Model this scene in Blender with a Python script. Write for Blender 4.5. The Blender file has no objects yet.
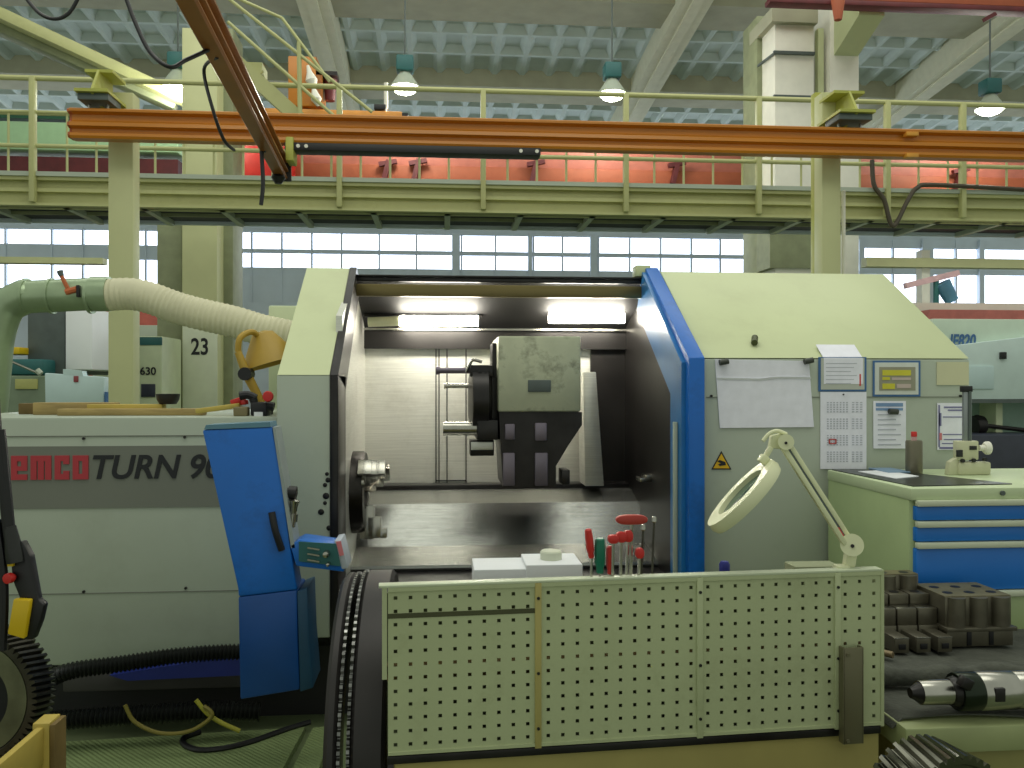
import bpy, bmesh, math, random
from mathutils import Vector, Matrix
random.seed(7)
PI = math.pi
V = Vector
sc = bpy.context.scene
COL = sc.collection
EYE, FPX, PSI = 1.5, 850.0, math.radians(4.7)
CS, SN = math.cos(PSI), math.sin(PSI)

# ------------------------------------------------------------------ geometry of the place
def at(px, py, Y):
    """point of the place on the plane y = Y that lies in direction (px, py)"""
    u = (px - 512) / FPX; v = (384 - py) / FPX
    t = Y / (CS - u * SN)
    return V((t * (SN + u * CS), Y, EYE + v * t))
def xx(px, Y): return at(px, 384, Y).x
def zz(px, py, Y): return at(px, py, Y).z
def onz(px, py, z):
    u = (px - 512) / FPX; v = (384 - py) / FPX
    t = (z - EYE) / v
    return V((t * (SN + u * CS), t * (CS - u * SN), z))

# ------------------------------------------------------------------ materials
def lin(c):
    return tuple((x / 255 / 12.92) if x / 255 <= 0.04045 else ((x / 255 + 0.055) / 1.055) ** 2.4 for x in c)
MATS = {}
def mat(name, col, rough=0.5, metal=0.0, var=0.12, scale=6.0, bump=0.0, bscale=40.0, stretch=None, emit=None, estr=0, dirt=None, dirt_amt=0.0, dscale=3.0, coat=0.0):
    if name in MATS: return MATS[name]
    m = bpy.data.materials.new(name); m.use_nodes = True
    nt = m.node_tree; N = nt.nodes; L = nt.links
    b = N['Principled BSDF']
    c = lin(col)
    b.inputs['Roughness'].default_value = rough
    b.inputs['Metallic'].default_value = metal
    b.inputs['Coat Weight'].default_value = coat
    tc = N.new('ShaderNodeTexCoord'); mp = N.new('ShaderNodeMapping')
    L.new(tc.outputs['Object'], mp.inputs[0])
    if stretch: mp.inputs['Scale'].default_value = stretch
    if var > 0:
        nz = N.new('ShaderNodeTexNoise'); nz.inputs['Scale'].default_value = scale; nz.inputs['Detail'].default_value = 5
        L.new(mp.outputs[0], nz.inputs['Vector'])
        rp = N.new('ShaderNodeValToRGB')
        lo = tuple(max(0, x * (1 - var)) for x in c); hi = tuple(min(1, x * (1 + var)) for x in c)
        rp.color_ramp.elements[0].position = .3; rp.color_ramp.elements[1].position = .7
        rp.color_ramp.elements[0].color = (*lo, 1); rp.color_ramp.elements[1].color = (*hi, 1)
        L.new(nz.outputs[0], rp.inputs[0])
        out = rp.outputs[0]
        if dirt is not None:
            n2 = N.new('ShaderNodeTexNoise'); n2.inputs['Scale'].default_value = dscale; n2.inputs['Detail'].default_value = 8
            n2.inputs['Roughness'].default_value = .7
            L.new(tc.outputs['Object'], n2.inputs['Vector'])
            r2 = N.new('ShaderNodeValToRGB'); r2.color_ramp.elements[0].position = .52; r2.color_ramp.elements[1].position = .68
            r2.color_ramp.elements[0].color = (0, 0, 0, 1); r2.color_ramp.elements[1].color = (dirt_amt,) * 3 + (1,)
            L.new(n2.outputs[0], r2.inputs[0])
            mx = N.new('ShaderNodeMixRGB'); mx.inputs[2].default_value = (*lin(dirt), 1)
            L.new(r2.outputs[0], mx.inputs[0]); L.new(out, mx.inputs[1]); out = mx.outputs[0]
        L.new(out, b.inputs['Base Color'])
    else:
        b.inputs['Base Color'].default_value = (*c, 1)
    if bump > 0:
        n3 = N.new('ShaderNodeTexNoise'); n3.inputs['Scale'].default_value = bscale; n3.inputs['Detail'].default_value = 3
        L.new(mp.outputs[0], n3.inputs['Vector'])
        bp = N.new('ShaderNodeBump'); bp.inputs['Strength'].default_value = bump; bp.inputs['Distance'].default_value = .01
        L.new(n3.outputs[0], bp.inputs['Height']); L.new(bp.outputs[0], b.inputs['Normal'])
    if emit:
        b.inputs['Emission Color'].default_value = (*lin(emit), 1); b.inputs['Emission Strength'].default_value = estr
    MATS[name] = m
    return m

CREAM = mat('cream_green_paint', (196, 204, 160), .45, var=.04, scale=2, dirt=(150, 150, 110), dirt_amt=.12)
GREYP = mat('pale_grey_paint', (172, 181, 166), .42, var=.04, scale=2, dirt=(130, 132, 112), dirt_amt=.15)
BAND = mat('grey_band_paint', (118, 121, 112), .5, var=.04, scale=3)
BLUE = mat('blue_paint', (14, 102, 194), .38, var=.08, scale=3, dirt=(10, 50, 96), dirt_amt=.4)
BLUE2 = mat('drawer_blue_paint', (28, 114, 204), .4, var=.05, scale=3)
BLACK = mat('black_plastic', (18, 18, 22), .45, var=.15)
RUBBER = mat('black_rubber', (26, 28, 26), .32, var=.2)
DARK = mat('oily_dark_steel', (44, 42, 42), .35, metal=.5, var=.35, scale=8)
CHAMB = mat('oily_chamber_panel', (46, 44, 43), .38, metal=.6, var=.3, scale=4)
STEEL = mat('bright_steel', (176, 174, 166), .25, metal=1, var=.12, scale=12)
STAIN = mat('brushed_stainless', (222, 222, 214), .33, metal=.45, var=.08, scale=3, bump=.12, bscale=6, stretch=(1.5, 1.5, 60), dirt=(140, 132, 108), dirt_amt=.2)
STAINH = mat('brushed_stainless_bed', (146, 148, 144), .27, metal=.85, var=.1, scale=3, bump=.1, bscale=6, stretch=(1.5, 30, 60), dirt=(80, 76, 66), dirt_amt=.4)
GEARM = mat('dark_gear_steel', (76, 74, 66), .35, metal=.8, var=.3, scale=20)
GEARF = mat('gear_face_steel', (104, 108, 84), .5, metal=.5, var=.3, scale=10)
ORANGE = mat('orange_rail_paint', (192, 120, 30), .32, var=.1, scale=3, stretch=(.3, 1, 1))
BROWN = mat('brown_girder_paint', (150, 92, 34), .28, var=.15, scale=3)
RED = mat('red_crane_paint', (160, 82, 52), .65, var=.08)
MAROON = mat('maroon_paint', (92, 30, 34), .6, var=.2)
REDP = mat('red_plastic', (196, 38, 34), .4, var=.08)
GREENP = mat('green_plastic', (8, 108, 84), .35, var=.1)
YGREEN = mat('yellow_green_steel_paint', (186, 187, 132), .5, var=.07, scale=3, dirt=(140, 140, 90), dirt_amt=.3)
YCREAM = mat('cream_column_paint', (196, 198, 150), .55, var=.06, scale=2)
YOLIVE = mat('olive_bracket_paint', (176, 178, 84), .5, var=.1)
WHITEW = mat('white_cladding', (228, 226, 214), .6, var=.04)
COLGR = mat('grey_green_column', (136, 142, 110), .6, var=.12)
CEIL = mat('coffered_concrete', (186, 200, 198), .8, var=.08, scale=2)
CEILB = mat('beam_concrete', (160, 160, 138), .8, var=.1, scale=2)
CEILW = mat('pale_rib_concrete', (206, 206, 184), .75, var=.05)
WALLM = mat('hall_wall', (196, 206, 216), .8, var=.08, scale=1)
PALEG = mat('pale_green_machine', (206, 216, 180), .5, var=.05)
PALEB = mat('pale_blue_machine', (198, 220, 222), .5, var=.04)
TEAL = mat('teal_paint', (40, 98, 98), .5, var=.1)
DGREY = mat('dark_grey_paint', (84, 94, 92), .5, var=.15)
NAVY = mat('dark_navy_panel', (52, 56, 70), .45, var=.15)
WHITE = mat('white_sheet', (226, 228, 232), .7, var=.03)
PAPER = mat('printed_paper', (236, 236, 248), .75, var=.05, scale=20)
INKG = mat('grey_ink', (186, 188, 200), .8, var=.1)
INKB = mat('blue_ink', (70, 110, 160), .7, var=.05)
INKV = mat('violet_ink', (120, 118, 160), .8, var=.05)
INKR = mat('red_ink', (206, 72, 70), .7, var=.05)
INKK = mat('black_ink', (26, 28, 34), .6, var=0)
YEL = mat('yellow_sign', (226, 178, 20), .5, var=.05)
YELB = mat('yellow_body', (214, 180, 20), .45, var=.08)
OCHRE = mat('ochre_shade', (172, 140, 48), .5, var=.12)
WOOD = mat('raw_wood', (160, 138, 86), .65, var=.22, scale=8, stretch=(1, 8, 8))
WOODY = mat('yellow_wood', (186, 164, 78), .6, var=.18, scale=6)
WOODD = mat('dark_wood', (112, 92, 48), .7, var=.25, scale=9)
PEG = mat('perforated_sheet_paint', (178, 186, 146), .45, var=.05, scale=3, dirt=(120, 120, 80), dirt_amt=.25, dscale=5)
TAN = mat('tan_bench_paint', (170, 158, 96), .55, var=.1, scale=3)
TABLEP = mat('bench_paint', (150, 158, 112), .5, var=.1)
CLOTH = mat('dark_felt_cloth', (74, 76, 68), .95, var=.3, scale=14, bump=.5, bscale=60)
MATBL = mat('black_mat', (40, 44, 42), .3, var=.2)
LAMPW = mat('lamp_cream', (222, 224, 186), .4, var=.04)
GLASS = mat('lens_glass', (70, 96, 84), .08, var=.2)
HOSEW = mat('pale_flexible_hose', (206, 202, 172), .6, var=.06)
DUCT = mat('galvanised_duct', (158, 176, 144), .32, metal=.5, var=.15)
CAST = mat('stained_cover', (184, 188, 162), .5, metal=.3, var=.15, scale=5, dirt=(92, 92, 78), dirt_amt=.9, dscale=5)
GRATE = mat('dark_grating', (48, 52, 66), .6, var=.2)
FLOORM = mat('hall_floor', (96, 108, 74), .7, var=.2, scale=2)
GOLD = mat('brown_oily_band', (112, 100, 62), .35, metal=.5, var=.2, scale=3, stretch=(.5, 1, 6))
PURP = mat('violet_grey_steel', (120, 112, 124), .4, metal=.6, var=.15)
COPPER = mat('rust_orange', (182, 98, 56), .6, var=.15)
PINK = mat('pink_panel', (206, 120, 128), .5, var=.05)
TUBE = mat('lit_tube', (255, 246, 214), .4, var=0, emit=(255, 249, 232), estr=60)
BULB = mat('lit_bulb', (255, 255, 240), .4, var=0, emit=(252, 255, 226), estr=16)
PANE = mat('daylit_pane', (240, 246, 255), .2, var=0, emit=(226, 236, 255), estr=2.6)
MESHT = mat('chrome', (200, 200, 200), .15, metal=1, var=0)

def plate_material():
    m = mat('green_tread_plate', (122, 138, 92), .55, var=.15, scale=3)
    nt = m.node_tree; N = nt.nodes; L = nt.links
    w = N.new('ShaderNodeTexWave'); w.inputs['Scale'].default_value = 26; w.bands_direction = 'DIAGONAL'; w.inputs['Distortion'].default_value = 1.5
    tc = N.new('ShaderNodeTexCoord'); L.new(tc.outputs['Object'], w.inputs['Vector'])
    bp = N.new('ShaderNodeBump'); bp.inputs['Strength'].default_value = .3; bp.inputs['Distance'].default_value = .01
    L.new(w.outputs['Fac'], bp.inputs['Height']); L.new(bp.outputs[0], N['Principled BSDF'].inputs['Normal'])
    return m
TREAD = plate_material()

# ------------------------------------------------------------------ mesh builder
def basis(d):
    d = V(d).normalized()
    a = V((0, 0, 1)) if abs(d.z) < .9 else V((1, 0, 0))
    x = a.cross(d).normalized(); y = d.cross(x).normalized()
    return x, y, d

class MB:
    def __init__(s): s.bm = bmesh.new(); s.mi = 0; s.M = Matrix.Identity(4)
    def _take(s, t):
        for f in t.faces: f.material_index = s.mi
        me = bpy.data.meshes.new('tmp'); t.to_mesh(me); t.free()
        me.transform(s.M)
        s.bm.from_mesh(me); bpy.data.meshes.remove(me)
        return s
    def hexa(s, p, bev=0):
        t = bmesh.new(); v = [t.verts.new(q) for q in p]
        for f in ((3, 2, 1, 0), (4, 5, 6, 7), (0, 1, 5, 4), (1, 2, 6, 5), (2, 3, 7, 6), (3, 0, 4, 7)):
            t.faces.new([v[i] for i in f])
        bmesh.ops.recalc_face_normals(t, faces=t.faces)
        if bev: bmesh.ops.bevel(t, geom=t.edges[:], offset=bev, segments=2, affect='EDGES', profile=.5)
        return s._take(t)
    def box(s, a, b, bev=0):
        x0, x1 = sorted((a[0], b[0])); y0, y1 = sorted((a[1], b[1])); z0, z1 = sorted((a[2], b[2]))
        return s.hexa([(x0, y0, z0), (x1, y0, z0), (x1, y1, z0), (x0, y1, z0), (x0, y0, z1), (x1, y0, z1), (x1, y1, z1), (x0, y1, z1)], bev)
    def pbox(s, x0, y0, x1, y1, Y0, Y1, bev=0):
        """box whose front face covers the rectangle x0..x1, y0..y1 on the plane Y0"""
        xm = (x0 + x1) / 2
        return s.box((xx(x0, Y0), Y0, zz(xm, y0, Y0)), (xx(x1, Y0), Y1, zz(xm, y1, Y0)), bev)
    def obox(s, c, size, R=None, bev=0):
        hx, hy, hz = size[0] / 2, size[1] / 2, size[2] / 2
        R = R or Matrix.Identity(3); c = V(c)
        P = [c + R @ V(q) for q in ((-hx, -hy, -hz), (hx, -hy, -hz), (hx, hy, -hz), (-hx, hy, -hz), (-hx, -hy, hz), (hx, -hy, hz), (hx, hy, hz), (-hx, hy, hz))]
        return s.hexa(P, bev)
    def bar(s, p0, p1, w, h, bev=0):
        """rectangular bar from p0 to p1"""
        p0, p1 = V(p0), V(p1); x, y, d = basis(p1 - p0)
        P = []
        for p in (p0, p1):
            P += [p - x * w / 2 - y * h / 2, p + x * w / 2 - y * h / 2, p + x * w / 2 + y * h / 2, p - x * w / 2 + y * h / 2]
        return s.hexa(P, bev)
    def prism(s, prof, ext, bev=0):
        t = bmesh.new(); ext = V(ext)
        a = [t.verts.new(V(p)) for p in prof]; b = [t.verts.new(V(p) + ext) for p in prof]
        n = len(prof)
        t.faces.new(a[::-1]); t.faces.new(b)
        for i in range(n): t.faces.new((a[i], a[(i + 1) % n], b[(i + 1) % n], b[i]))
        bmesh.ops.recalc_face_normals(t, faces=t.faces)
        if bev: bmesh.ops.bevel(t, geom=t.edges[:], offset=bev, segments=2, affect='EDGES', profile=.5)
        return s._take(t)
    def lathe(s, prof, o, axis=(0, 0, 1), seg=20):
        """prof: (radius, height) pairs turned round axis"""
        t = bmesh.new(); x, y, d = basis(axis); o = V(o); rings = []
        for r, h in prof:
            if r < 1e-6: rings.append([t.verts.new(o + d * h)])
            else: rings.append([t.verts.new(o + d * h + x * (r * math.cos(2 * PI * k / seg)) + y * (r * math.sin(2 * PI * k / seg))) for k in range(seg)])
        for A, B in zip(rings, rings[1:]):
            for k in range(seg):
                k2 = (k + 1) % seg
                if len(A) == 1 and len(B) == 1: continue
                if len(A) == 1: t.faces.new((A[0], B[k], B[k2]))
                elif len(B) == 1: t.faces.new((A[k], A[k2], B[0]))
                else: t.faces.new((A[k], A[k2], B[k2], B[k]))
        if prof[0] != prof[-1]:
            for R in (rings[0], rings[-1]):
                if len(R) > 1: t.faces.new(R)
        else: bmesh.ops.remove_doubles(t, verts=t.verts[:], dist=1e-6)
        bmesh.ops.recalc_face_normals(t, faces=t.faces)
        return s._take(t)
    def cyl(s, p0, p1, r, r1=None, seg=16):
        p0, p1 = V(p0), V(p1); d = p1 - p0
        return s.lathe([(r, 0), (r if r1 is None else r1, d.length)], p0, d, seg)
    def tube(s, pts, r, seg=8, smooth=0):
        pts = [V(p) for p in pts]
        if smooth:
            q = []; n = len(pts)
            for i in range(n - 1):
                p0 = pts[max(i - 1, 0)]; p1 = pts[i]; p2 = pts[i + 1]; p3 = pts[min(i + 2, n - 1)]
                for k in range(smooth):
                    u = k / smooth
                    q.append(.5 * ((2 * p1) + (p2 - p0) * u + (2 * p0 - 5 * p1 + 4 * p2 - p3) * u * u + (3 * p1 - p0 - 3 * p2 + p3) * u ** 3))
            pts = q + [pts[-1]]
        t = bmesh.new(); rings = []; x = None
        for i, p in enumerate(pts):
            d = (pts[min(i + 1, len(pts) - 1)] - pts[max(i - 1, 0)]).normalized()
            if x is None: x, y, _ = basis(d)
            else:
                x = (x - d * x.dot(d)).normalized(); y = d.cross(x)
            rr = r(i) if callable(r) else r
            rings.append([t.verts.new(p + x * (rr * math.cos(2 * PI * k / seg)) + y * (rr * math.sin(2 * PI * k / seg))) for k in range(seg)])
        for A, B in zip(rings, rings[1:]):
            for k in range(seg): t.faces.new((A[k], A[(k + 1) % seg], B[(k + 1) % seg], B[k]))
        t.faces.new(rings[0]); t.faces.new(rings[-1])
        bmesh.ops.recalc_face_normals(t, faces=t.faces)
        return s._take(t)
    def corr(s, pts, r, amp, pitch, seg=12, smooth=10):
        """corrugated hose"""
        t = MB(); pts = [V(p) for p in pts]; q = []; n = len(pts)
        for i in range(n - 1):
            p0 = pts[max(i - 1, 0)]; p1 = pts[i]; p2 = pts[i + 1]; p3 = pts[min(i + 2, n - 1)]
            for k in range(smooth):
                u = k / smooth
                q.append(.5 * ((2 * p1) + (p2 - p0) * u + (2 * p0 - 5 * p1 + 4 * p2 - p3) * u * u + (3 * p1 - p0 - 3 * p2 + p3) * u ** 3))
        q.append(pts[-1]); out = []; carry = 0
        for a, b in zip(q, q[1:]):
            L = (b - a).length; d = carry
            while d < L: out.append(a + (b - a) * (d / L)); d += pitch / 2
            carry = d - L
        return s.tube(out, lambda i: r + (amp if i % 2 else -amp), seg)
    def sphere(s, c, r, seg=16, squash=1):
        return s.lathe([(r * math.sin(PI * k / 8), -r * squash * math.cos(PI * k / 8)) for k in range(9)], c, (0, 0, 1), seg)
    def gear(s, c, axis, R, w, teeth, twist, depth, bore, seg_layers=4, face_in=.0):
        t = bmesh.new(); x, y, d = basis(axis); c = V(c); Ls = []
        for l in range(seg_layers + 1):
            h = -w / 2 + w * l / seg_layers; tw = twist * l / seg_layers; o = []
            for k in range(teeth):
                for da, rr in ((-.46, R - depth), (-.2, R), (.2, R), (.46, R - depth)):
                    a = 2 * PI * (k + da + .5) / teeth + tw
                    o.append(t.verts.new(c + d * h + x * (rr * math.cos(a)) + y * (rr * math.sin(a))))
            Ls.append(o)
        n = teeth * 4
        for A, B in zip(Ls, Ls[1:]):
            for k in range(n): t.faces.new((A[k], A[(k + 1) % n], B[(k + 1) % n], B[k]))
        inner = []
        for l, h, tw in ((0, -w / 2, 0), (seg_layers, w / 2, twist)):
            rr = R - depth * 1.8
            r1 = [t.verts.new(c + d * h + x * (rr * math.cos(2 * PI * (k / 4 + .5 - .46 + .08) / teeth + tw)) + y * (rr * math.sin(2 * PI * (k / 4 + .5 - .46 + .08) / teeth + tw))) for k in range(n)]
            hh = h - math.copysign(face_in, h)
            r2 = [t.verts.new(c + d * hh + (v.co - c - d * h) * .96) for v in r1]
            r3 = [t.verts.new(c + d * hh + (v.co - c - d * h) * (bore / rr)) for v in r1]
            for A, B in ((Ls[l], r1), (r1, r2), (r2, r3)):
                for k in range(n): t.faces.new((A[k], A[(k + 1) % n], B[(k + 1) % n], B[k]))
            inner.append(r3)
        for k in range(n): t.faces.new((inner[0][k], inner[0][(k + 1) % n], inner[1][(k + 1) % n], inner[1][k]))
        bmesh.ops.recalc_face_normals(t, faces=t.faces)
        return s._take(t)
    def build(s, name, mats, parent=None, label=None, cat=None, group=None, kind=None, origin=None, ang=35):
        me = bpy.data.meshes.new(name)
        if parent is not None: o = ORG[parent.name]
        elif origin is not None: o = V(origin)
        else:
            xs = [v.co for v in s.bm.verts]
            o = V(((min(p.x for p in xs) + max(p.x for p in xs)) / 2, (min(p.y for p in xs) + max(p.y for p in xs)) / 2, min(p.z for p in xs)))
        bmesh.ops.translate(s.bm, vec=-o, verts=s.bm.verts)
        for f in s.bm.faces: f.smooth = True
        s.bm.to_mesh(me); s.bm.free()
        me.set_sharp_from_angle(angle=math.radians(ang))
        for m in (mats if isinstance(mats, (list, tuple)) else [mats]): me.materials.append(m)
        ob = bpy.data.objects.new(name, me); COL.objects.link(ob)
        if parent is not None: ob.parent = parent
        else: ob.location = o
        ORG[ob.name] = o.copy()
        return tag(ob, label, cat, group, kind)
ORG = {}
def tag(o, label=None, cat=None, group=None, kind=None):
    if label: o['label'] = label
    if cat: o['category'] = cat
    if group: o['group'] = group
    if kind: o['kind'] = kind
    return o
def thing(name, label, cat, loc, group=None, kind=None):
    o = bpy.data.objects.new(name, None); COL.objects.link(o); o.location = loc; o.empty_display_size = .1
    ORG[o.name] = V(loc)
    return tag(o, label, cat, group, kind)
def mb(fn=None, *a, **k):
    m = MB()
    if fn: getattr(m, fn)(*a, **k)
    return m
def one(fn, *a, **k): return mb(fn, *a, **k)
def dup(root, loc, label=None):
    r = root.copy(); COL.objects.link(r); r.location = loc; ORG[r.name] = V(loc)
    if label: r['label'] = label
    for ch in list(root.children):
        c = ch.copy(); COL.objects.link(c); c.parent = r
        for g in ch.children:
            d = g.copy(); COL.objects.link(d); d.parent = c
    return r
def text_mesh(txt, size, shear=0, bold=0, depth=.002, sx=1.0):
    cu = bpy.data.curves.new('t', 'FONT'); cu.body = txt; cu.size = size; cu.shear = shear; cu.offset = bold; cu.extrude = depth
    cu.align_x = 'LEFT'
    o = bpy.data.objects.new('t', cu); COL.objects.link(o)
    dg = bpy.context.evaluated_depsgraph_get(); dg.update()
    me = bpy.data.meshes.new_from_object(o.evaluated_get(dg))
    bpy.data.objects.remove(o); bpy.data.curves.remove(cu)
    xs = [v.co.x for v in me.vertices]; ys = [v.co.y for v in me.vertices]
    return me, min(xs), max(xs), min(ys), max(ys)
def lettering(name, txt, x0, y0, x1, y1, Y, m, parent=None, shear=0, bold=0, **k):
    """words standing on the plane y = Y, filling the rectangle"""
    me, a, b, c, d = text_mesh(txt, .1, shear, bold)
    p0 = at(x0, y1, Y); p1 = at(x1, y1, Y); p2 = at((x0 + x1) / 2, y0, Y)
    sx = (p1.x - p0.x) / (b - a); sz = (p2.z - (p0.z + p1.z) / 2) / (d - c)
    M = Matrix(((sx, 0, 0, p0.x - a * sx), (0, 0, -1, Y), (0, sz, 0, (p0.z + p1.z) / 2 - c * sz), (0, 0, 0, 1)))
    me.transform(M)
    q = MB(); q.bm.from_mesh(me); bpy.data.meshes.remove(me)
    return q.build(name, m, parent, **k)

# ================================================================== THE HALL
one('box', (-14, -3, -.2), (18, 30, 0)).build('floor', FLOORM, kind='structure')

CSL = .0894
def zc(Y): return 10.91 - CSL * Y
q = MB()
def slope_bar(x0, x1, y0, y1, top, bot):
    q.prism([(x0, y0, zc(y0) + top), (x1, y0, zc(y0) + top), (x1, y0, zc(y0) + bot), (x0, y0, zc(y0) + bot)], (0, y1 - y0, -CSL * (y1 - y0)))
slope_bar(-16, 22, 12, 27.5, .3, .0)
x = -15.9
while x < 22:
    q.prism([(x - .17, 14, zc(14) + .01), (x + .17, 14, zc(14) + .01), (x + .05, 14, zc(14) - .12), (x - .05, 14, zc(14) - .12)], (0, 13.4, -CSL * 13.4))
    x += .66
for y in (14.6, 15.5, 18.56, 19.48, 22.4, 23.3, 24.2, 25.1, 26):
    q.prism([(-16, y - .2, zc(y) + .02), (-16, y + .2, zc(y) + .0), (-16, y + .05, zc(y) - .12), (-16, y - .05, zc(y) - .12)], (38, 0, 0))
q.build('ceiling', CEIL, kind='structure')
for y in (16.5, 20.45):
    one('box', (-16, y, zc(y) + .1), (22, y + 1.15, zc(y) - .42)).build('ceiling_beam', CEILB, kind='structure')
for px, py in ((312, 20), (690, 40), (1012, 66)):
    p = at(px, py, 16.5)
    m_ = MB(); w = .3
    m_.prism([(p.x - w, 13, zc(13)), (p.x + w, 13, zc(13)), (p.x + w, 13, zc(13) - .62), (p.x - w, 13, zc(13) - .62)], (0, 14.4, -CSL * 14.4))
    m_.prism([(p.x - w * .35, 13, zc(13) - .6), (p.x + w * .35, 13, zc(13) - .6), (p.x + w * .35, 13, zc(13) - .67), (p.x - w * .35, 13, zc(13) - .67)], (0, 14.4, -CSL * 14.4))
    m_.build('ceiling_rib', CEILW, kind='structure')

YB = 27.0
# back wall: solid strips round the window bands
def strip(x0, x1, ya, yb):
    q.box((xx(x0, YB), YB, zz(512, ya, YB)), (xx(x1, YB), YB + .3, zz(512, yb, YB)))
q = MB()
q.box((-15, YB, 0), (21, YB + .3, zz(512, 304, YB)))
q.box((-15, YB, zz(512, 234, YB)), (21, YB + .3, 9))
q.build('wall_back', WALLM, kind='structure')
def window(n, x0, x1, bands, mull):
    w = thing('window_%d' % n, None, None, (xx((x0 + x1) / 2, YB), YB, zz(512, max(b for a, b in bands), YB)), kind='structure')
    X0, X1 = xx(x0, YB), xx(x1, YB)
    f = MB()
    lo = zz(512, 304, YB); hi = zz(512, 234, YB)
    cuts = sorted([(zz(512, b, YB), zz(512, a, YB)) for a, b in bands])
    z = lo
    for a, b in cuts:
        if a > z: f.box((X0, YB, z), (X1, YB + .25, a))
        z = b
    if hi > z: f.box((X0, YB, z), (X1, YB + .25, hi))
    for k in range(mull):
        xk = X0 + .05 + (X1 - X0) * k / mull
        f.box((xk - .025, YB - .03, lo), (xk + .025, YB + .2, hi))
    f.build('window_frame', WALLM, w)
    for a, b in cuts:
        one('box', (X0, YB + .1, a), (X1, YB + .14, b)).build('window_pane', PANE, w)
bl = [(236, 250), (264, 292)]; bm_ = [(236, 252), (256, 270)]; br = [(243, 255), (270, 303)]
seg = [(-90, 50, bl, 3), (50, 112, bl, 2), (112, 176, bl, 2), (176, 250, bm_, 2), (250, 340, bm_, 3), (340, 452, bm_, 3), (460, 528, bm_, 2), (532, 590, bm_, 2), (597, 690, bm_, 3), (690, 776, bm_, 3), (776, 858, bm_, 2), (862, 921, br, 2), (931, 978, br, 2), (982, 1120, br, 3)]
for i, (a, b, bands, mu) in enumerate(seg): window(i + 1, a, b, bands, mu)
q = MB()
for a, b in ((452, 460), (528, 532), (590, 597), (858, 862), (921, 931), (978, 982)):
    q.box((xx(a, YB), YB - .1, zz(512, 304, YB)), (xx(b, YB), YB + .3, zz(512, 234, YB)))
q.build('trim_1', WALLM, kind='structure')

# ---- walkway gantry
YG = 10.0
XL, XR = xx(-60, YG), xx(1110, YG)
zt, zb = 3.84, 3.51
g = thing('walkway_gantry', 'yellow-green steel walkway running across the hall behind the orange crane rail', 'walkway', (0, YG, zb))
m_ = MB()
m_.box((XL, YG + .06, zb), (XR, YG + .1, zt))
m_.box((XL, YG - .02, zt - .04), (XR, YG + .2, zt)); m_.box((XL, YG - .04, zb), (XR, YG + .2, zb + .03))
m_.box((XL, YG - .01, zt - .17), (XR, YG + .1, zt - .13))
xk = XL + .5
m_.build('fascia_beam', YGREEN, g)
one('box', (XL, YG - .05, zt), (XR, YG + .02, zt + .05)).build('toe_strip', GREYP, g)
posts = [35, 340, 483, 625, 757, 885, 960]
for px in posts:
    X = xx(px, YG)
    m_ = MB(); m_.bar((X, YG - .05, zb + .03), (X, YG - .05, 4.95), .085, .06, .008)
    m_.build('post', YGREEN, g)
for z, r, nm in ((4.94, .03, 'handrail'), (4.56, .02, 'mid_rail'), (4.18, .025, 'mid_rail')):
    one('cyl', (XL, YG - .03, z), (XR, YG - .03, z), r, seg=10).build(nm, YGREEN, g)
px = -20
while px < 1080:
    if min(abs(px - p) for p in posts) > 8:
        X = xx(px, YG)
        one('cyl', (X, YG - .02, zt), (X, YG - .02, 4.56), .014, seg=8).build('baluster', YGREEN, g)
    px += 29.3
m_ = MB(); m_.box((XL, YG + .2, zb + .06), (XR, 11.1, zb + .1)); m_.build('grating_deck', GRATE, g)
for k in range(16):
    X = XL + (XR - XL) * (k + .5) / 16
    one('bar', (X, YG + .1, zb + .03), (X, 11.12, zb + .03), .07, .06).build('cross_bearer', GREYP, g)
one('box', (XL, 10.6, zb + .02), (XR, 10.63, zb + .06)).build('runner', COLGR, g)
m_ = MB(); m_.box((XL, 11.1, zb + .02), (XR, 11.18, zb + .2)); m_.build('rear_beam', WALLM, g)
one('cyl', (XL, 11.14, 4.9), (XR, 11.14, 4.9), .025, seg=8).build('rear_handrail', YGREEN, g)

# ---- red crane girder beyond the walkway
YR = 14.0
c = thing('overhead_crane_girder', 'long orange-red overhead crane girder seen through the walkway railing', 'crane', (xx(640, YR), YR, 4.7))
m_ = MB(); m_.box((xx(234, YR), YR, 4.78), (xx(1100, YR), YR + .5, 5.08), .01); m_.build('girder', RED, c)
m_ = MB(); m_.box((xx(234, YR), YR + .02, 5.08), (xx(1100, YR), YR + .5, 5.55), .01); m_.build('upper_plate', mat('faded_red_paint', (180, 104, 88), .55), c)
m_ = MB(); m_.box((xx(234, YR), YR - .06, 4.70), (xx(1100, YR), YR + .55, 4.78)); m_.build('bottom_flange', MAROON, c)
for px, py in ((387, 171), (417, 170), (535, 171), (676, 172), (960, 178)):
    m_ = MB(); p = at(px, py, YR - .1)
    m_.bar(p + V((-.06, 0, -.2)), p + V((.03, 0, .17)), .1, .08); m_.bar(p + V((-.13, 0, .1)), p + V((.16, 0, .16)), .08, .07)
    m_.build('cable_clip', MAROON, c)
one('pbox', 232, 146, 292, 180, YR - .3, YR + .1, .01).build('end_carriage', REDP, c)
c = thing('green_crane_girder', 'pale green crane girder with dark maroon rail at the far edge behind the walkway post', 'crane', (xx(40, 15), 15, zz(50, 178, 15)))
one('pbox', -60, 122, 178, 150, 15, 15.5, .02).build('girder', mat('mint_paint', (168, 204, 160), .5, var=.05), c)
one('pbox', -60, 157, 178, 178, 15.1, 15.5).build('bottom_rail', MAROON, c)
one('pbox', -60, 113, 178, 119, 15.0, 15.3).build('top_rail', mat('dark_green_paint', (28, 84, 58), .5), c)

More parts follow.
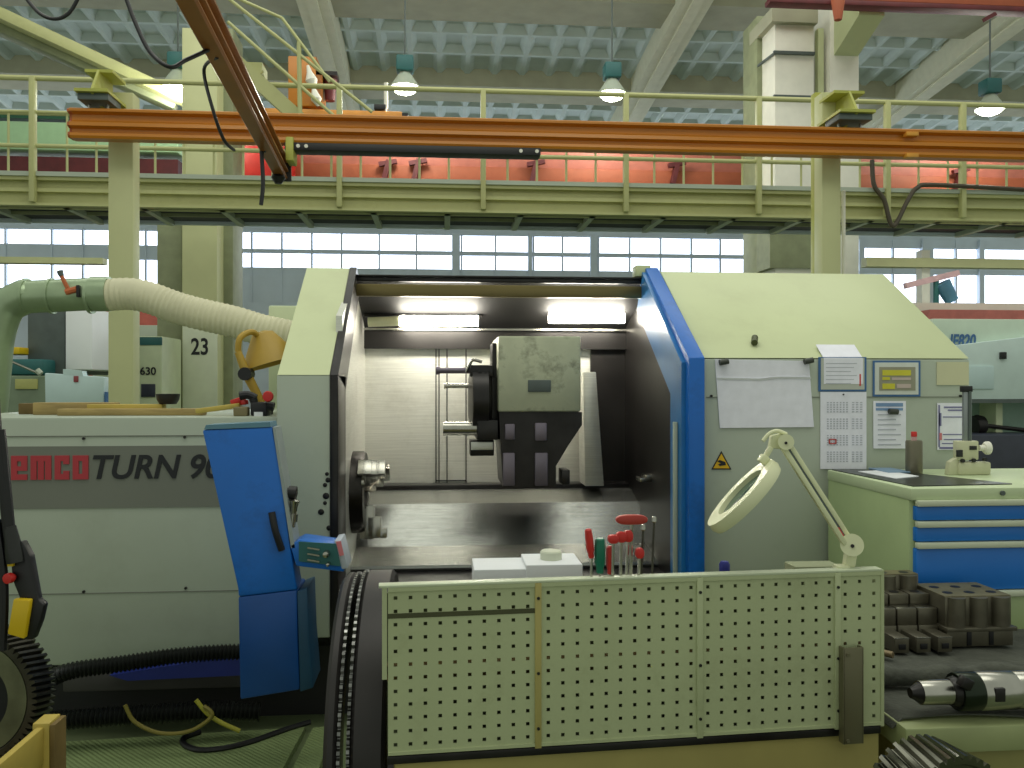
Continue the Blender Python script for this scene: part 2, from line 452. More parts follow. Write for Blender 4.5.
# near top: crane girder in the upper corner
c = thing('red_crane_beam', 'orange-red crane beam above the pale corbel at the top edge', 'crane', (xx(900, 11), 11, 6.7))
one('pbox', 770, -40, 1100, 3, 11, 11.12, .01).build('beam', RED, c)
one('pbox', 770, 3, 1100, 8, 10.97, 11.16, .01).build('flange', MAROON, c)
m_ = MB(); p = at(838, 8, 10.9); m_.lathe([(.0, -.18), (.05, -.16), (.09, .1), (.05, .2)], p, (0, 0, 1), 10); m_.build('buffer', RED, c)
m_ = MB(); p = at(987, 14, 10.9); m_.bar(at(984, 20, 10.9), at(995, 14, 10.9), .06, .05); m_.build('cable_clip', MAROON, c)

# ---- columns
def column(name, x0, x1, y0, Y0, dep, m, **k):
    q = MB(); X0, X1 = xx(x0, Y0), xx(x1, Y0); zt_ = zz((x0 + x1) / 2, y0, Y0)
    w = X1 - X0
    q.box((X0, Y0, 0), (X1, Y0 + .03, zt_)); q.box((X0, Y0 + dep - .03, 0), (X1, Y0 + dep, zt_))
    q.box((X0 + w * .42, Y0 + .03, 0), (X0 + w * .58, Y0 + dep - .03, zt_))
    return q.build(name, m, kind='structure', **k)
def boxcol(x0, x1, y0, Y0, dep, m):
    q = MB(); q.box((xx(x0, Y0), Y0, 0), (xx(x1, Y0), Y0 + dep, zz((x0 + x1) / 2, y0, Y0)), .01)
    return q.build('column', m, kind='structure')
boxcol(108, 133, 92, 7.55, .17, YCREAM); 
boxcol(815, 822, 92, 7.74, .1, YOLIVE); boxcol(822, 841, 92, 7.55, .17, YCREAM)
boxcol(843, 846, 190, 7.7, .04, WHITEW)
# taller hall columns behind
boxcol(182, 217, 28, 11.95, .7, YCREAM); boxcol(157, 182, 196, 12.2, .5, COLGR); boxcol(216, 233, 28, 12.3, .6, COLGR)
boxcol(775, 814, 22, 12.0, .8, WHITEW); boxcol(757, 775, 16, 12.5, .6, COLGR); boxcol(818, 824, 28, 12.1, .12, CREAM); boxcol(812, 831, 0, 12.6, .3, COLGR); boxcol(830, 859, -10, 12.0, .6, WHITEW)
one('pbox', 772, 8, 818, 22, 11.9, 12.8).build('trim_2', CEILB, kind='structure')
one('pbox', 770, 212, 812, 268, 11.97, 12.5).build('trim_3', COLGR, kind='structure')
m_ = MB(); m_.pbox(774, 51, 815, 54, 11.95, 11.99); m_.pbox(774, 95, 815, 98, 11.95, 11.99); m_.bar(at(775, 53, 11.97), at(758, 66, 12.45), .03, .03)
m_.build('column_strap', DGREY, kind='structure')
# corbel on the right-hand column
X0, X1 = xx(834, 12.0), xx(858, 12.0)
q = MB()
zA, zB = zz(850, 56, 12), zz(866, 15, 11.25)
q.prism([(X0, 12.0, zA), (X0, 12.0, 8), (X0, 11.25, 8), (X0, 11.25, zB)], (X1 - X0, 0, 0))
q.build('column_corbel', CREAM, kind='structure')
q = MB(); q.box((xx(182.5, 11.92), 11.92, 0), (xx(217, 11.92), 11.945, zz(200, 318, 11.92)), .004); q.build('trim_8', mat('pale_column_panel', (214, 220, 196), .55, var=.04), kind='structure')
lettering('column_number', '23', 191, 338, 208, 355, 11.918, INKK, kind='structure', bold=.002)

# ---- orange crane rail
def rail_profile(h, w):
    # half outline (side, height) from the top down
    pts = [(.50, 0), (.62, -.04), (.62, -.12), (.16, -.17), (.12, -.36), (.26, -.43), (.54, -.47), (.58, -.60), (.2, -.66), (.16, -.76), (.46, -.82), (.50, -.92), (.40, -1)]
    L = [(-a * w, b * h) for a, b in pts]; R = [(a * w, b * h) for a, b in reversed(pts)]
    return L + R
YO, zo1, zo0 = 7.3, 3.765, 3.52
c = thing('crane_rail', 'long orange grooved crane rail crossing the hall above the machine', 'crane rail', (xx(560, YO), YO, zo0))
prof = rail_profile(zo1 - zo0, .13)
XA, XB = xx(73, YO), xx(1110, YO)
one('prism', [(XA, YO + a, zo1 + b) for a, b in prof], (XB - XA, 0, 0)).build('rail_beam', ORANGE, c, ang=20)
m_ = MB(); m_.prism([(XA - .02, YO + a * .9, zo1 + b * .96 - .004) for a, b in prof], (.03, 0, 0)); m_.build('end_cap', COPPER, c)
for y in (131.5, 153):
    one('pbox', 907, y, 919, y + 4, YO - .1, YO - .03, .004).build('splice_clamp', mat('bright_orange', (226, 160, 60), .4), c)
c = thing('cable_track', 'flat black cable track bar hung under the orange crane rail', 'track', (xx(410, 7.3), 7.3, zz(410, 155, 7.3)))
m_ = MB(); m_.box((xx(284, 7.2), 7.22, 3.455), (xx(541, 7.2), 7.38, 3.518), .004); m_.build('bar', BLACK, c)
for px, py in ((298, 148), (306, 147.5), (521, 150), (537, 150)):
    p = at(px, py, 7.21); p.z = 3.487
    one('cyl', p, p + V((0, .015, 0)), .016, seg=10).build('bolt', WHITEW, c)
# support brackets
def bracket(px0, px1, ytop, ybot, dirx, lab):
    b = thing('rail_bracket', lab, 'bracket', at((px0 + px1) / 2, ybot, 7.4), group='rail brackets on the columns')
    za, zb_ = zz(px0, ytop, 7.5), zz(px0, ybot - 12, 7.3)
    x0, x1 = xx(px0, 7.5), xx(px1, 7.5)
    q = MB(); q.box((x0, 7.14, zb_ + .02), (x1, 7.6, zb_ + .045)); q.box((x0 + .02, 7.3, za - .02), (x1 - .02, 7.6, za + .005))
    xm = (x0 + x1) / 2
    q.prism([(xm - .01, 7.14, zb_ + .02), (xm - .01, 7.58, zb_ - .1), (xm - .01, 7.58, za), (xm - .01, 7.3, za)], (.02, 0, 0))
    q.build('arm', YOLIVE, b)
    q = MB(); q.box((x0 + .01, 7.18, zb_ - .035), (x1 - .01, 7.46, zb_ + .02), .004); q.build('clamp_plate', DGREY, b)
    for xk in (x0 + .06, x1 - .06):
        one('cyl', (xk, 7.3, zo1 - .02), (xk, 7.3, zb_ + .04), .014, seg=8).build('hanger_rod', STEEL, b)
bracket(92, 124, 78, 112, 1, 'olive rail bracket on the column beside the white hose')
bracket(822, 856, 98, 131, 1, 'olive rail bracket on the column under the pale corbel')

# ---- bridge girder hanging below the rail, running towards the camera
XBg = -1.385
c = thing('bridge_girder', 'brown-orange crane bridge girder slanting down from the top edge', 'crane girder', (XBg, 4.5, 3.27))
prof = rail_profile(.17, .105)
one('prism', [(XBg + .369 + a, 1.2, 3.44 + b) for a, b in prof], (-.372, 6.3, 0)).build('girder', BROWN, c, ang=20)
m_ = MB(); m_.box((XBg - .08, 7.5, 3.26), (XBg + .08, 7.53, 3.46), .005); m_.build('end_stop', DARK, c)
m_ = MB(); m_.box((XBg + .085, 7.2, 3.36), (XBg + .15, 7.4, 3.56), .01); m_.build('end_carriage', YOLIVE, c)
m_ = MB(); m_.lathe([(.03, 0), (.06, .05), (.03, .12)], (XBg, 7.35, 3.2), (0, 0, 1), 10); m_.build('trolley_roller', DARK, c)
def cable(pts, r, lab, m=BLACK, nm='cable', grp=None, cat='cable'):
    q = MB(); q.tube(pts, r, 8, 8); return q.build(nm, m, label=lab, cat=cat, group=grp)
cable([at(20, -10, 4.2), at(38, 12, 4.2), at(55, 19, 4.2), at(70, 12, 4.2), at(82, -10, 4.2)], .009, 'short black cable loop sagging in the top corner')
cable([at(124, -8, 4.4), at(135, 22, 4.4), at(150, 52, 4.4), at(170, 67, 4.4), at(186, 60, 4.5), V((XBg + .15, 4.62, 3.27))], .011, 'thick black cable loop sagging up to the brown girder')
cable([V((XBg + .17, 4.72, 3.27)), at(204, 70, 5.0), at(213, 110, 5.0), at(224, 140, 5.1), at(234, 150, 5.3)], .010, 'black cable hanging from the girder over the orange rail')
cable([V((XBg + .05, 6.6, 3.27)), at(262, 148, 6.6), at(262, 160, 6.6), at(263, 185, 6.6), at(261, 205, 6.6)], .016, 'black cable hanging near the lower tip of the girder')
cable([at(872, 160, 9.9), at(874, 185, 9.9), at(884, 200, 9.9), at(893, 226, 9.9), at(908, 200, 9.9), at(917, 188, 9.9), at(935, 185, 9.9), at(1030, 190, 9.9)], .028, 'dark cable looping along the walkway edge by the column', m=mat('brown_cable', (70, 62, 48), .5))

# ---- sloping steel brace, stair rails, hoist in the roof space
q = MB(); q.bar(at(-40, -4, 12.5), at(186, 101, 13.2), .22, .16, .01); q.build('trim_4', YGREEN, kind='structure')
q = MB(); q.bar(at(-40, 12, 12.8), at(176, 108, 13.4), .3, .12, .01); q.build('trim_5', COLGR, kind='structure')
c = thing('stair_railing', 'thin yellow sloping stair railing in front of the orange hoist', 'railing', at(300, 118, 9.6))
for a, b, r in (((205, -20), (372, 112), .02), ((228, 22), (334, 116), .02), ((282, 18), (330, 82), .018), ((282, 18), (230, -5), .018)):
    one('cyl', at(a[0], a[1], 9.7), at(b[0], b[1], 9.7), r, seg=8).build('rail', YGREEN, c)
one('cyl', at(299, 42, 9.7), at(300, 116, 9.7), .026, seg=8).build('post', YGREEN, c)
one('bar', at(236, 62, 9.8), at(300, 120, 9.8), .12, .16).build('stringer', YGREEN, c)
one('bar', at(232, 100, 9.8), at(262, 70, 9.8), .05, .05).build('brace', YGREEN, c)
m_ = MB(); m_.pbox(238, 62, 262, 72, 9.8, 10.1); m_.build('landing_edge', YGREEN, c)
YH = 12.6
c = thing('hoist', 'orange electric hoist box standing on its carriage above the rail', 'hoist', at(320, 117, YH))
one('pbox', 288, 56, 316, 106, YH, YH + .5, .015).build('housing', ORANGE, c)
one('prism', [at(316, 56, YH), at(322, 70, YH), at(322, 106, YH), at(316, 106, YH)], (0, .4, 0)).build('housing_side', BROWN, c)
m_ = MB(); m_.cyl(at(330, 74, YH + .2), at(330, 101, YH + .2), .11, .07, 14); m_.build('motor', MAROON, c)
one('pbox', 316, 71, 337, 75, YH, YH + .3).build('cap_plate', DARK, c)
m_ = MB(); m_.lathe([(.02, 0), (.08, .1), (.03, .25), (.09, .38), (.04, .5), (.02, .6)], at(318, 106, YH - .1), (-.25, 0, 1), 10); m_.build('chain_bag', WHITEW, c)
one('pbox', 258, 109.5, 402, 117, YH, YH + .5, .01).build('carriage_beam', mat('light_orange', (222, 150, 66), .5), c)
one('pbox', 402, 113, 408, 117, YH, YH + .4).build('buffer', BLACK, c)
m_ = MB(); m_.pbox(374, 104, 386, 109.5, YH, YH + .2, .01); m_.build('limit_switch', BLACK, c)
m_ = MB(); m_.cyl(at(386, 109, YH + .05), at(386, 83, YH + .05), .03, seg=8); m_.build('mast', WHITEW, c)

# ---- high-bay lamps
YLm = 13.0
def lamp(px, pyt, lab, first=None):
    p = at(px, pyt, YLm)
    if first: return dup(first, p, lab)
    c = thing('high_bay_lamp', lab, 'lamp', p, group='high bay lamps under the roof')
    m_ = MB(); m_.box(p + V((-.13, -.13, -.24)), p + V((.13, .13, 0)), .03); m_.build('ballast_housing', TEAL, c)
    m_ = MB(); m_.lathe([(.08, -.24), (.10, -.27), (.2, -.42), (.225, -.47), (.21, -.47), (.09, -.28)], p, (0, 0, 1), 20); m_.build('reflector', GREYP, c)
    m_ = MB(); m_.lathe([(.0, -.57), (.08, -.56), (.15, -.53), (.205, -.47), (.19, -.42), (.09, -.3), (0, -.3)], p, (0, 0, 1), 20); m_.build('bulb', BULB, c)
    ztop = zc(YLm) - .2
    one('cyl', p, (p.x, p.y, ztop), .014, seg=6).build('suspension_rod', DGREY, c)
    return c
L0 = lamp(405, 57, 'lit high bay lamp nearest the orange hoist')
lamp(612, 64, 'lit high bay lamp hanging by itself in the middle of the roof', L0)
lamp(990, 80, 'lit high bay lamp beyond the corbel column', L0)
lamp(178, 54, 'lit high bay lamp peeping out beside the tall cream column', L0)
MATS['teal_paint'].node_tree.nodes  # (shared)

# ================================================================== LATHE
YF = 3.70
lathe_loc = (0, YF + .8, 0)
la = thing('cnc_lathe', 'large cream and blue lathe filling the hall behind the perforated bench', 'lathe', lathe_loc)
# --- headstock cover
zh = zz(100, 417, YF)
X0, X1 = xx(-70, YF), xx(282, YF)
q = MB()
q.box((X0, YF, .32), (X1, YF + 1.2, zh), .012)
q.build('headstock_cover', GREYP, la)
q = MB(); q.box((X0, YF - .004, zz(100, 508, YF)), (X1, YF, zz(100, 446, YF))); q.build('grey_band', BAND, la)
q = MB()
for y in (436, 593): q.box((X0, YF - .003, zz(100, y, YF) - .002), (X1, YF + .001, zz(100, y, YF) + .002))
q.build('panel_seam', BAND, la)
for px, py in ((84, 438.5), (185, 437), (84, 591.5), (186, 588)):
    p = at(px, py, YF); one('cyl', p - V((0, .008, 0)), p, .006, seg=8).build('screw', DARK, la)
# emco word, block letters
def blockword():
    q = MB(); y0, y1 = 479.5, 455.5
    H = zz(50, y1, YF) - zz(50, y0, YF); zb_ = zz(50, y0, YF); s = H * .25
    def b(x0, x1, a, c): q.box((x0, YF - .009, zb_ + a * H), (x1, YF - .004, zb_ + c * H))
    Xs = [xx(p, YF) for p in (12, 28, 31.5, 52, 55.5, 70, 73.5, 89)]
    e0, e1, m0, m1, c0, c1, o0, o1 = Xs
    t = .23; v = s * .95
    b(e0, e0 + v, 0, 1); b(e0 + v, e1, 0, t); b(e0 + v, e1, 1 - t, 1); b(e0 + v, e1, .38, .56); b(e1 - v, e1, .56, 1 - t)
    b(m0, m0 + v, 0, 1); b(m0 + v, m1, 1 - t, 1); mm = (m0 + m1) / 2; b(mm - v / 2, mm + v / 2, 0, 1 - t); b(m1 - v, m1, 0, 1 - t)
    b(c0, c0 + v, 0, 1); b(c0 + v, c1, 0, t); b(c0 + v, c1, 1 - t, 1); b(c1 - v, c1, .64, 1 - t); b(c1 - v, c1, t, .36)
    b(o0, o0 + v, 0, 1); b(o1 - v, o1, 0, 1); b(o0 + v, o1 - v, 0, t); b(o0 + v, o1 - v, 1 - t, 1)
    return q
blockword().build('lettering', mat('sign_red', (176, 52, 62), .5, var=.05), la, label='red block lettering')
lettering('lettering', 'TURN 90', 93, 454.5, 222, 479, YF - .006, INKK, la, shear=.22, bold=.0018, label='black slanted lettering')
# --- base plinth, shade of the recess painted in its dark colour
q = MB(); q.box((X0, YF + .22, 0), (xx(1010, YF), YF + 1.2, .31)); q.build('base', mat('shaded_base_paint', (34, 34, 36), .6), la)
q = MB(); q.box((xx(60, YF), YF + .02, .2), (xx(300, YF), YF + .24, .3), .01); q.build('drip_rail', mat('dark_grey_cast', (64, 62, 62), .5), la)
q = MB(); q.prism([(xx(112, YF), YF - .03, .285), (xx(245, YF), YF - .03, .36), (xx(245, YF), YF - .03, .27), (xx(130, YF), YF - .03, .26)], (0, .1, 0)); q.build('blue_sill', mat('deep_blue', (24, 40, 120), .5), la)
# --- enclosure, left post with slanted roof
zbk = zz(700, 358, YF); YT, ZT = 4.46, 2.10
zbl = zz(305, 375, YF)
XLo0, XLo1 = xx(278, YF), xx(331, YF)
q = MB()
q.box((XLo0, YF - .03, .42), (XLo1, YF + .2, zbl), .006)
q.build('left_post', GREYP, la)
def slant(x0, x1, zfront, depth_back=5.6):
    return [(x0, YF - .03, zfront), (x0, YT, ZT), (x0, depth_back, ZT), (x0, depth_back, zfront - .3), (x0, YF + .2, zfront - .3), (x0, YF + .2, zfront)], (x1 - x0, 0, 0)
XRc0, XRc1 = xx(704, YF), xx(970, YF)
a, e = slant(XLo0 + .003, XLo1 - .003, zbl); one('prism', a, e).build('left_roof', CREAM, la)
q = MB(); q.box((XLo0 - .36, 5.3, .5), (XLo1, 5.9, 1.98), .01); q.build('rear_housing', PALEG, la)
# dark rubber edge of the opening
q = MB()
q.box((XLo1, YF - .035, .42), (XLo1 + .035, YF + .25, zbl), .004)
q.prism([(XLo1, YF - .035, zbl), (XLo1, YT - .005, ZT + .005), (XLo1, YT + .2, ZT - .06), (XLo1, YF + .25, zbl - .06)], (.035, 0, 0))
for px, py in ((328, 480), (325, 485), (326, 496), (325, 503), (321, 512), (329, 528), (327, 474)):
    p = at(px, py, YF - .032); q.lathe([(0, -.006), (random.uniform(.008, .018), 0), (0, .006)], p, (0, 1, 0), 9)
q.build('door_seal', DARK, la)
# --- right cover
q = MB()
q.box((XRc0, YF, .3), (XRc1, YF + 1.3, zbk - .002), .01)
q.build('right_cover', GREYP, la)
q = MB()
q.prism([(XRc0, YF, zbk), (XRc0, YT, ZT), (XRc0, 5.5, ZT), (XRc0, 5.5, zbk)], (XRc1 - XRc0, 0, 0), .006)
q.build('right_roof', CREAM, la)
q = MB(); q.box((XRc0 + .01, YF - .003, zz(830, 397, YF) - .0015), (XRc1 - .01, YF, zz(830, 397, YF) + .0015)); q.build('panel_seam', BAND, la)
q = MB(); q.pbox(937, 362, 969, 385, YF - .004, YF - .001); q.build('rating_label', mat('cream_label', (206, 204, 170), .5, var=.03), la)
for px, py in ((711, 396), (960, 396)):
    p = at(px, py, YF); one('cyl', p - V((0, .008, 0)), p, .006, seg=8).build('screw', DARK, la)
# warning triangle
s = one('prism', [at(721.5, 451, YF - .004), at(731.5, 469.5, YF - .004), at(711.5, 469.5, YF - .004)], (0, .003, 0)).build('warning_sign', INKK, la)
one('prism', [at(721.5, 453.6, YF - .006), at(729.6, 468.3, YF - .006), at(713.4, 468.3, YF - .006)], (0, .002, 0)).build('sign_face', YEL, s)
q = MB()
q.prism([at(717, 461, YF - .008), at(720, 460, YF - .008), at(725.5, 462, YF - .008), at(726, 465, YF - .008), at(720, 466, YF - .008), at(718, 464.5, YF - .008), at(721, 463.5, YF - .008)], (0, .002, 0))
q.build('pictogram', INKK, s)
# --- blue sliding door, pushed open
dx0, dx1 = xx(689, YF - .07), xx(705, YF - .07)
yf = YF - .07; th = .20
prof = [(yf, .42), (yf, zbk + .0), (YT - .02, ZT + .02), (YT - .02 + .1, ZT - .16), (yf + th, zbk - .17), (yf + th, .42)]
d = one('prism', [(dx0, a, b) for a, b in prof], (dx1 - dx0, 0, 0), .006).build('sliding_door', BLUE, la)
q = MB(); q.prism([(dx0 - .02, a, b) for a, b in ((yf + .05, .42), (yf + .05, zbk - .02), (YT - .04, ZT - .01), (YT + .08, ZT - .2), (yf + th + .03, zbk - .16), (yf + th + .03, .42))], (.02, 0, 0))
q.build('door_rail', mat('reflection_blue_paint', (30, 112, 176), .3, var=.1), d)  # lighter blue paints in the reflection on the door's inner side
q = MB(); q.box((dx0 - .040, yf + .1, .42), (dx0 - .022, yf + .12, 1.33), .002); q.build('door_edge_strip', GREYP, d)
q = MB(); q.box((dx0 - .05, YT - .03, ZT - .03), (dx0 + .03, YT + .06, ZT + .03), .006); q.build('end_block', CREAM, d)
# --- chamber
CX0, CX1 = XLo1 + .02, dx0 + .03
Yb, ztopb = 5.1, zz(500, 332, 5.1)
q = MB(); q.box((CX0 - .1, Yb, .5), (xx(590, Yb), Yb + .05, ztopb)); q.build('back_panel', STAIN, la)
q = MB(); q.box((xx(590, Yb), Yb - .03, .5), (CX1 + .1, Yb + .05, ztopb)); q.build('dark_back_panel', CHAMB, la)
q = MB()
for px in (436, 439, 447, 466): q.box((xx(px, Yb) - .003, Yb - .004, .9), (xx(px, Yb) + .003, Yb, ztopb - .05))
q.box((xx(436, Yb), Yb - .004, zz(450, 481, Yb)), (xx(466, Yb), Yb, zz(450, 481, Yb) + .006))
q.build('panel_fold', DARK, la)
q = MB(); q.box((CX0 - .03, YF + .25, .45), (CX0, Yb, ztopb)); q.prism([(CX0 - .03, YF + .25, ztopb), (CX0 - .03, YT + .1, ZT - .06), (CX0 - .03, Yb, ztopb)], (.03, 0, 0)); q.build('side_panel', STAIN, la)
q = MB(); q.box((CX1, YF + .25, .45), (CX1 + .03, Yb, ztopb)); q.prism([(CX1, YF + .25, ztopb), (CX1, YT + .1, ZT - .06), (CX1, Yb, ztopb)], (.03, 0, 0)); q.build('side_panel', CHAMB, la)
# roof panel of the chamber, from header back and down
zh0 = zz(500, 283, YT)
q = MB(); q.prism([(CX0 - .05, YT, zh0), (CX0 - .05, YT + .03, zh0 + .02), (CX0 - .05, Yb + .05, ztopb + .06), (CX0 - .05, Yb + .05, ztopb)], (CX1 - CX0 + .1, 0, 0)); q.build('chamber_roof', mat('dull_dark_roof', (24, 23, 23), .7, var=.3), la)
q = MB(); q.box((CX0 - .05, YT - .02, zh0 - .0), (CX1 + .0, YT + .1, ZT - .045), .006); q.build('header_beam', DARK, la)
q = MB(); q.box((CX0 + .05, YT + .16, ZT - .06), (xx(640, YT), YT + .3, ZT - .02), .004); q.build('header_rail', GREYP, la)
q = MB(); q.box((CX0, YT - .03, ZT - .045), (CX1, YT + .0, ZT - .035), .002); q.build('header_lip', DARK, la)
q = MB(); q.box((CX0, 4.43, zz(500, 297, 4.43)), (CX1 - .02, 4.47, zz(500, 285, 4.43)), .006); q.build('header_band', GOLD, la)
q = MB(); q.box((CX0, 5.0, zz(500, 330.5, 5.0)), (CX1, 5.03, zz(500, 328.5, 5.0))); q.build('roof_trim', STEEL, la)
q = MB(); q.box((CX0, 5.03, zz(500, 349, 5.03)), (CX1, 5.06, zz(500, 331, 5.03))); q.build('shade_strip', CHAMB, la)  # dark strip painting the shading below the chamber roof
# work lights
for x0, x1, xl, py in ((368, 478, 400, 321), (549, 624, 549, 318)):
    w = one('box', at(x0 - 4, py - 7, 4.86), at(x1 + 4, py - 3, 4.9), .004).build('work_light', DARK, la)
    a, b = at(xl, py, 4.82), at(x1, py, 4.82)
    one('cyl', a, b, .031, seg=14).build('light_tube', TUBE, w)
    if xl > x0: one('cyl', at(x0, py + 1, 4.82), a, .028, seg=12).build('tube_socket', LAMPW, w)
# bed cover
def fold(pts, m, nm):
    q = MB(); L = [(CX0 - .02, a, b) for a, b in pts]; L2 = [(CX0 - .02, a + .02, b - .03) for a, b in reversed(pts)]
    q.prism(L + L2, (CX1 - CX0 + .04, 0, 0)); return q.build(nm, m, la)
fold([(4.92, zz(500, 489, 4.92)), (4.72, zz(500, 503, 4.72)), (4.56, zz(500, 545, 4.56)), (4.28, zz(500, 564, 4.28)), (4.275, zz(500, 567, 4.275))], STAINH, 'bed_cover')
q = MB(); q.box((CX0, 4.93, zz(500, 490, 4.93) - .03), (CX1, 5.06, zz(500, 484.5, 4.93)), .006); q.build('bed_rail', DARK, la)
q = MB(); q.box((CX0 - .03, YF + .02, .40), (CX1 + .06, 4.3, .56)); q.build('chip_tray', DARK, la)
# turret
tu = one('pbox', 498, 336, 581, 412, 4.28, 4.75, .012).build('turret', CAST, la)
q = MB(); q.pbox(528, 380, 551, 392, 4.272, 4.28, .003); q.build('name_plate', DGREY, tu)
q = MB(); q.prism([at(499, 412, 4.3), at(582, 412, 4.3), at(582, 425, 4.3), at(568, 446, 4.3), at(556, 466, 4.3), at(556, 487, 4.3), at(503, 487, 4.3)], (0, .4, 0)); q.build('saddle', DARK, tu)
for x0, x1, y0, y1 in ((505, 515, 424, 440), (535, 547, 423, 441), (503, 515, 453, 486), (535, 548, 453, 486)):
    q = MB(); q.pbox(x0, y0, x1, y1, 4.28, 4.34, .006); q.build('guide_block', PURP, tu)
q = MB(); q.pbox(562, 470, 570, 485, 4.27, 4.4, .004); q.build('wiper_block', DARK, tu)
c0 = at(497, 398, 4.42)
q = MB(); q.pbox(476, 377, 499, 440, 4.36, 4.6, .01); q.build('disc_block', DARK, tu)
q = MB(); q.lathe([(.0, 0), (.10, 0), (.17, .02), (.17, .10), (.12, .12), (0, .12)], c0 - V((.15, 0, 0)), (1, 0, 0), 12); q.build('tool_disc', DARK, tu)
q = MB(); q.pbox(492, 343, 499, 440, 4.4, 4.6, .006); q.build('disc_cover', DARK, tu)
def tool(name, blk, shank, m2, Yt):
    q = MB(); q.pbox(*blk, Yt, Yt + .13, .006)
    p = q.build('tool_holder', DARK, tu)
    for (xa, xb, yc, r) in shank:
        q = MB(); q.cyl(at(xa, yc, Yt + .06), at(xb, yc, Yt + .06), r, seg=14)
        # sub-sub pieces stay on the holder
        q.build('tool_shank', m2, tu)
tool('a', (470, 365, 493, 377), [(436, 440, 370.5, .022), (440, 471, 370.5, .016)], PURP, 4.32)
tool('b', (470, 381, 482, 408), [(447, 472, 386, .012), (444, 448, 386, .016)], STEEL, 4.34)
tool('c', (477, 420, 498, 440), [(443, 478, 428.5, .036)], STEEL, 4.3)
tool('d', (470, 440, 494, 456), [], STEEL, 4.36)
q = MB(); q.pbox(471, 442, 493, 450, 4.352, 4.36, .002); q.build('holder_face', STAIN, tu)
q = MB(); q.tube([at(466, 372, 4.36), at(470, 364, 4.36), at(473, 360, 4.36), at(482, 362, 4.36)], .008, 8, 5); q.build('coolant_nozzle', STEEL, tu)
q = MB()
for k in range(3):
    p = at(480 + 5.5 * k, 371 + (k == 1) * 2, 4.318); q.cyl(p, p + V((0, -.004, 0)), .008, seg=8)
q.build('holder_screw', BLACK, tu)
# guide cover to the side of the turret
q = MB(); q.prism([at(583, 372, 4.8), at(596, 372, 4.8), at(604, 486, 4.8), at(585, 486, 4.8)], (0, .2, 0), .004); q.build('guide_cover', STAIN, la)
q = MB(); q.pbox(640, 478, 652, 482, 4.4, 4.5, .003); q.pbox(646, 475, 659, 479, 4.4, 4.5, .003); q.build('coolant_nozzle', STEEL, la)
# chuck
cc = at(340, 492, 4.42); cc.x = CX0 - .04
q = MB(); q.lathe([(.0, -.05), (.21, -.05), (.21, .09), (.2, .105), (.10, .105), (.09, .08), (0, .08)], cc, (1, 0, 0), 36)
ch = q.build('chuck', mat('oily_chuck_steel', (48, 46, 44), .35, metal=.9, var=.3, scale=12), la)
for k in range(3):
    a = math.radians(38 + 120 * k)
    e = V((0, -math.cos(a), math.sin(a))); tdir = V((0, math.sin(a), math.cos(a)))
    R = Matrix((V((1, 0, 0)), tdir, e)).transposed()
    q = MB(); q.obox(cc + e * .155 + V((.115, 0, 0)), (.07, .085, .17), R, .006); q.obox(cc + e * .18 + V((.15, 0, 0)), (.07, .085, .11), R, .006); q.obox(cc + e * .21 + V((.19, 0, 0)), (.05, .08, .05), R, .004)
    q.build('jaw', STEEL, ch)
for k in range(3):
    a = math.radians(20 + 120 * k)
    q = MB(); q.lathe([(.0, 0), (.022, 0), (.022, .012), (.012, .012), (.01, .004), (0, .004)], cc + V((.1, -math.cos(a) * .19, math.sin(a) * .19)), (1, 0, 0), 12); q.build('bolt', STEEL, ch)

# control console (side profile visible)
YC = 3.22
def cp(px, py): return at(px, py, YC)
co = one('prism', [cp(202, 430), cp(272, 427), cp(280, 470), cp(290, 545), cp(297, 590), cp(238, 597), cp(238, 590)], (0, 0.12, 0), .008).build('control_console', BLUE, la)
one('prism', [cp(238, 597), cp(297, 590), cp(298, 640), cp(300, 690), cp(240, 700)], (0, .2, 0), .008).build('console_foot', mat('shaded_blue_paint', (10, 72, 144), .4, var=.1), co)  # darker copy of the console blue, shadow put into the colour
one('prism', [cp(297, 592), cp(307, 588), cp(309, 640), cp(313, 688), cp(300, 692)], (0, .2, 0), .004).build('foot_flank', mat('shaded_flank_paint', (22, 66, 96), .5), co)  # side of the foot, its shade put into the dark colour
one('prism', [cp(272.5, 427), cp(275, 427.5), cp(295, 548), cp(291, 548)], (0, 0.12, 0)).build('screen_bezel', mat('bezel_grey', (150, 160, 160), .4), co)
one('prism', [cp(206, 425), cp(270, 422), cp(271, 427), cp(204, 429.5)], (0, 0.12, 0)).build('top_tray', mat('tray_blue', (90, 130, 150), .5), co)
q = MB(); q.tube([cp(272, 512) - V((0, .004, 0)), cp(276, 530) - V((0, .012, 0)), cp(282, 550) - V((0, .004, 0))], .013, 10, 4); q.build('grip_slot', BLACK, co)
ks = one('prism', [cp(290, 545), cp(300, 540), cp(336, 545), cp(344, 572), cp(296, 566)], (0, .14, 0), .004).build('keyboard_shelf', BLUE, co)
q = MB(); q.prism([cp(299, 541.5), cp(336, 543.5), cp(341, 566), cp(299, 561)], (0, -.006, 0)); q.build('shelf_recess', TEAL, ks)
q = MB(); q.prism([cp(334, 541), cp(341, 540), cp(348, 568), cp(341, 570)], (0, .14, 0), .004)
q.build('end_switch_strip', mat('strip_grey', (176, 184, 196), .5), ks)
q = MB(); q.prism([cp(336, 541.5) - V((0, .004, 0)), cp(341, 541) - V((0, .004, 0)), cp(344, 555) - V((0, .004, 0)), cp(340, 556) - V((0, .004, 0))], (0, .004, 0)); q.build('red_key', PINK, ks)
for px, py, r in ((327, 553, .014), (329, 563, .008)):
    q = MB(); q.lathe([(r, 0), (r * .8, .03), (0, .034)], cp(px, py) - V((0, .008, 0)), (0, -1, 0), 10); q.build('knob', STEEL, ks)
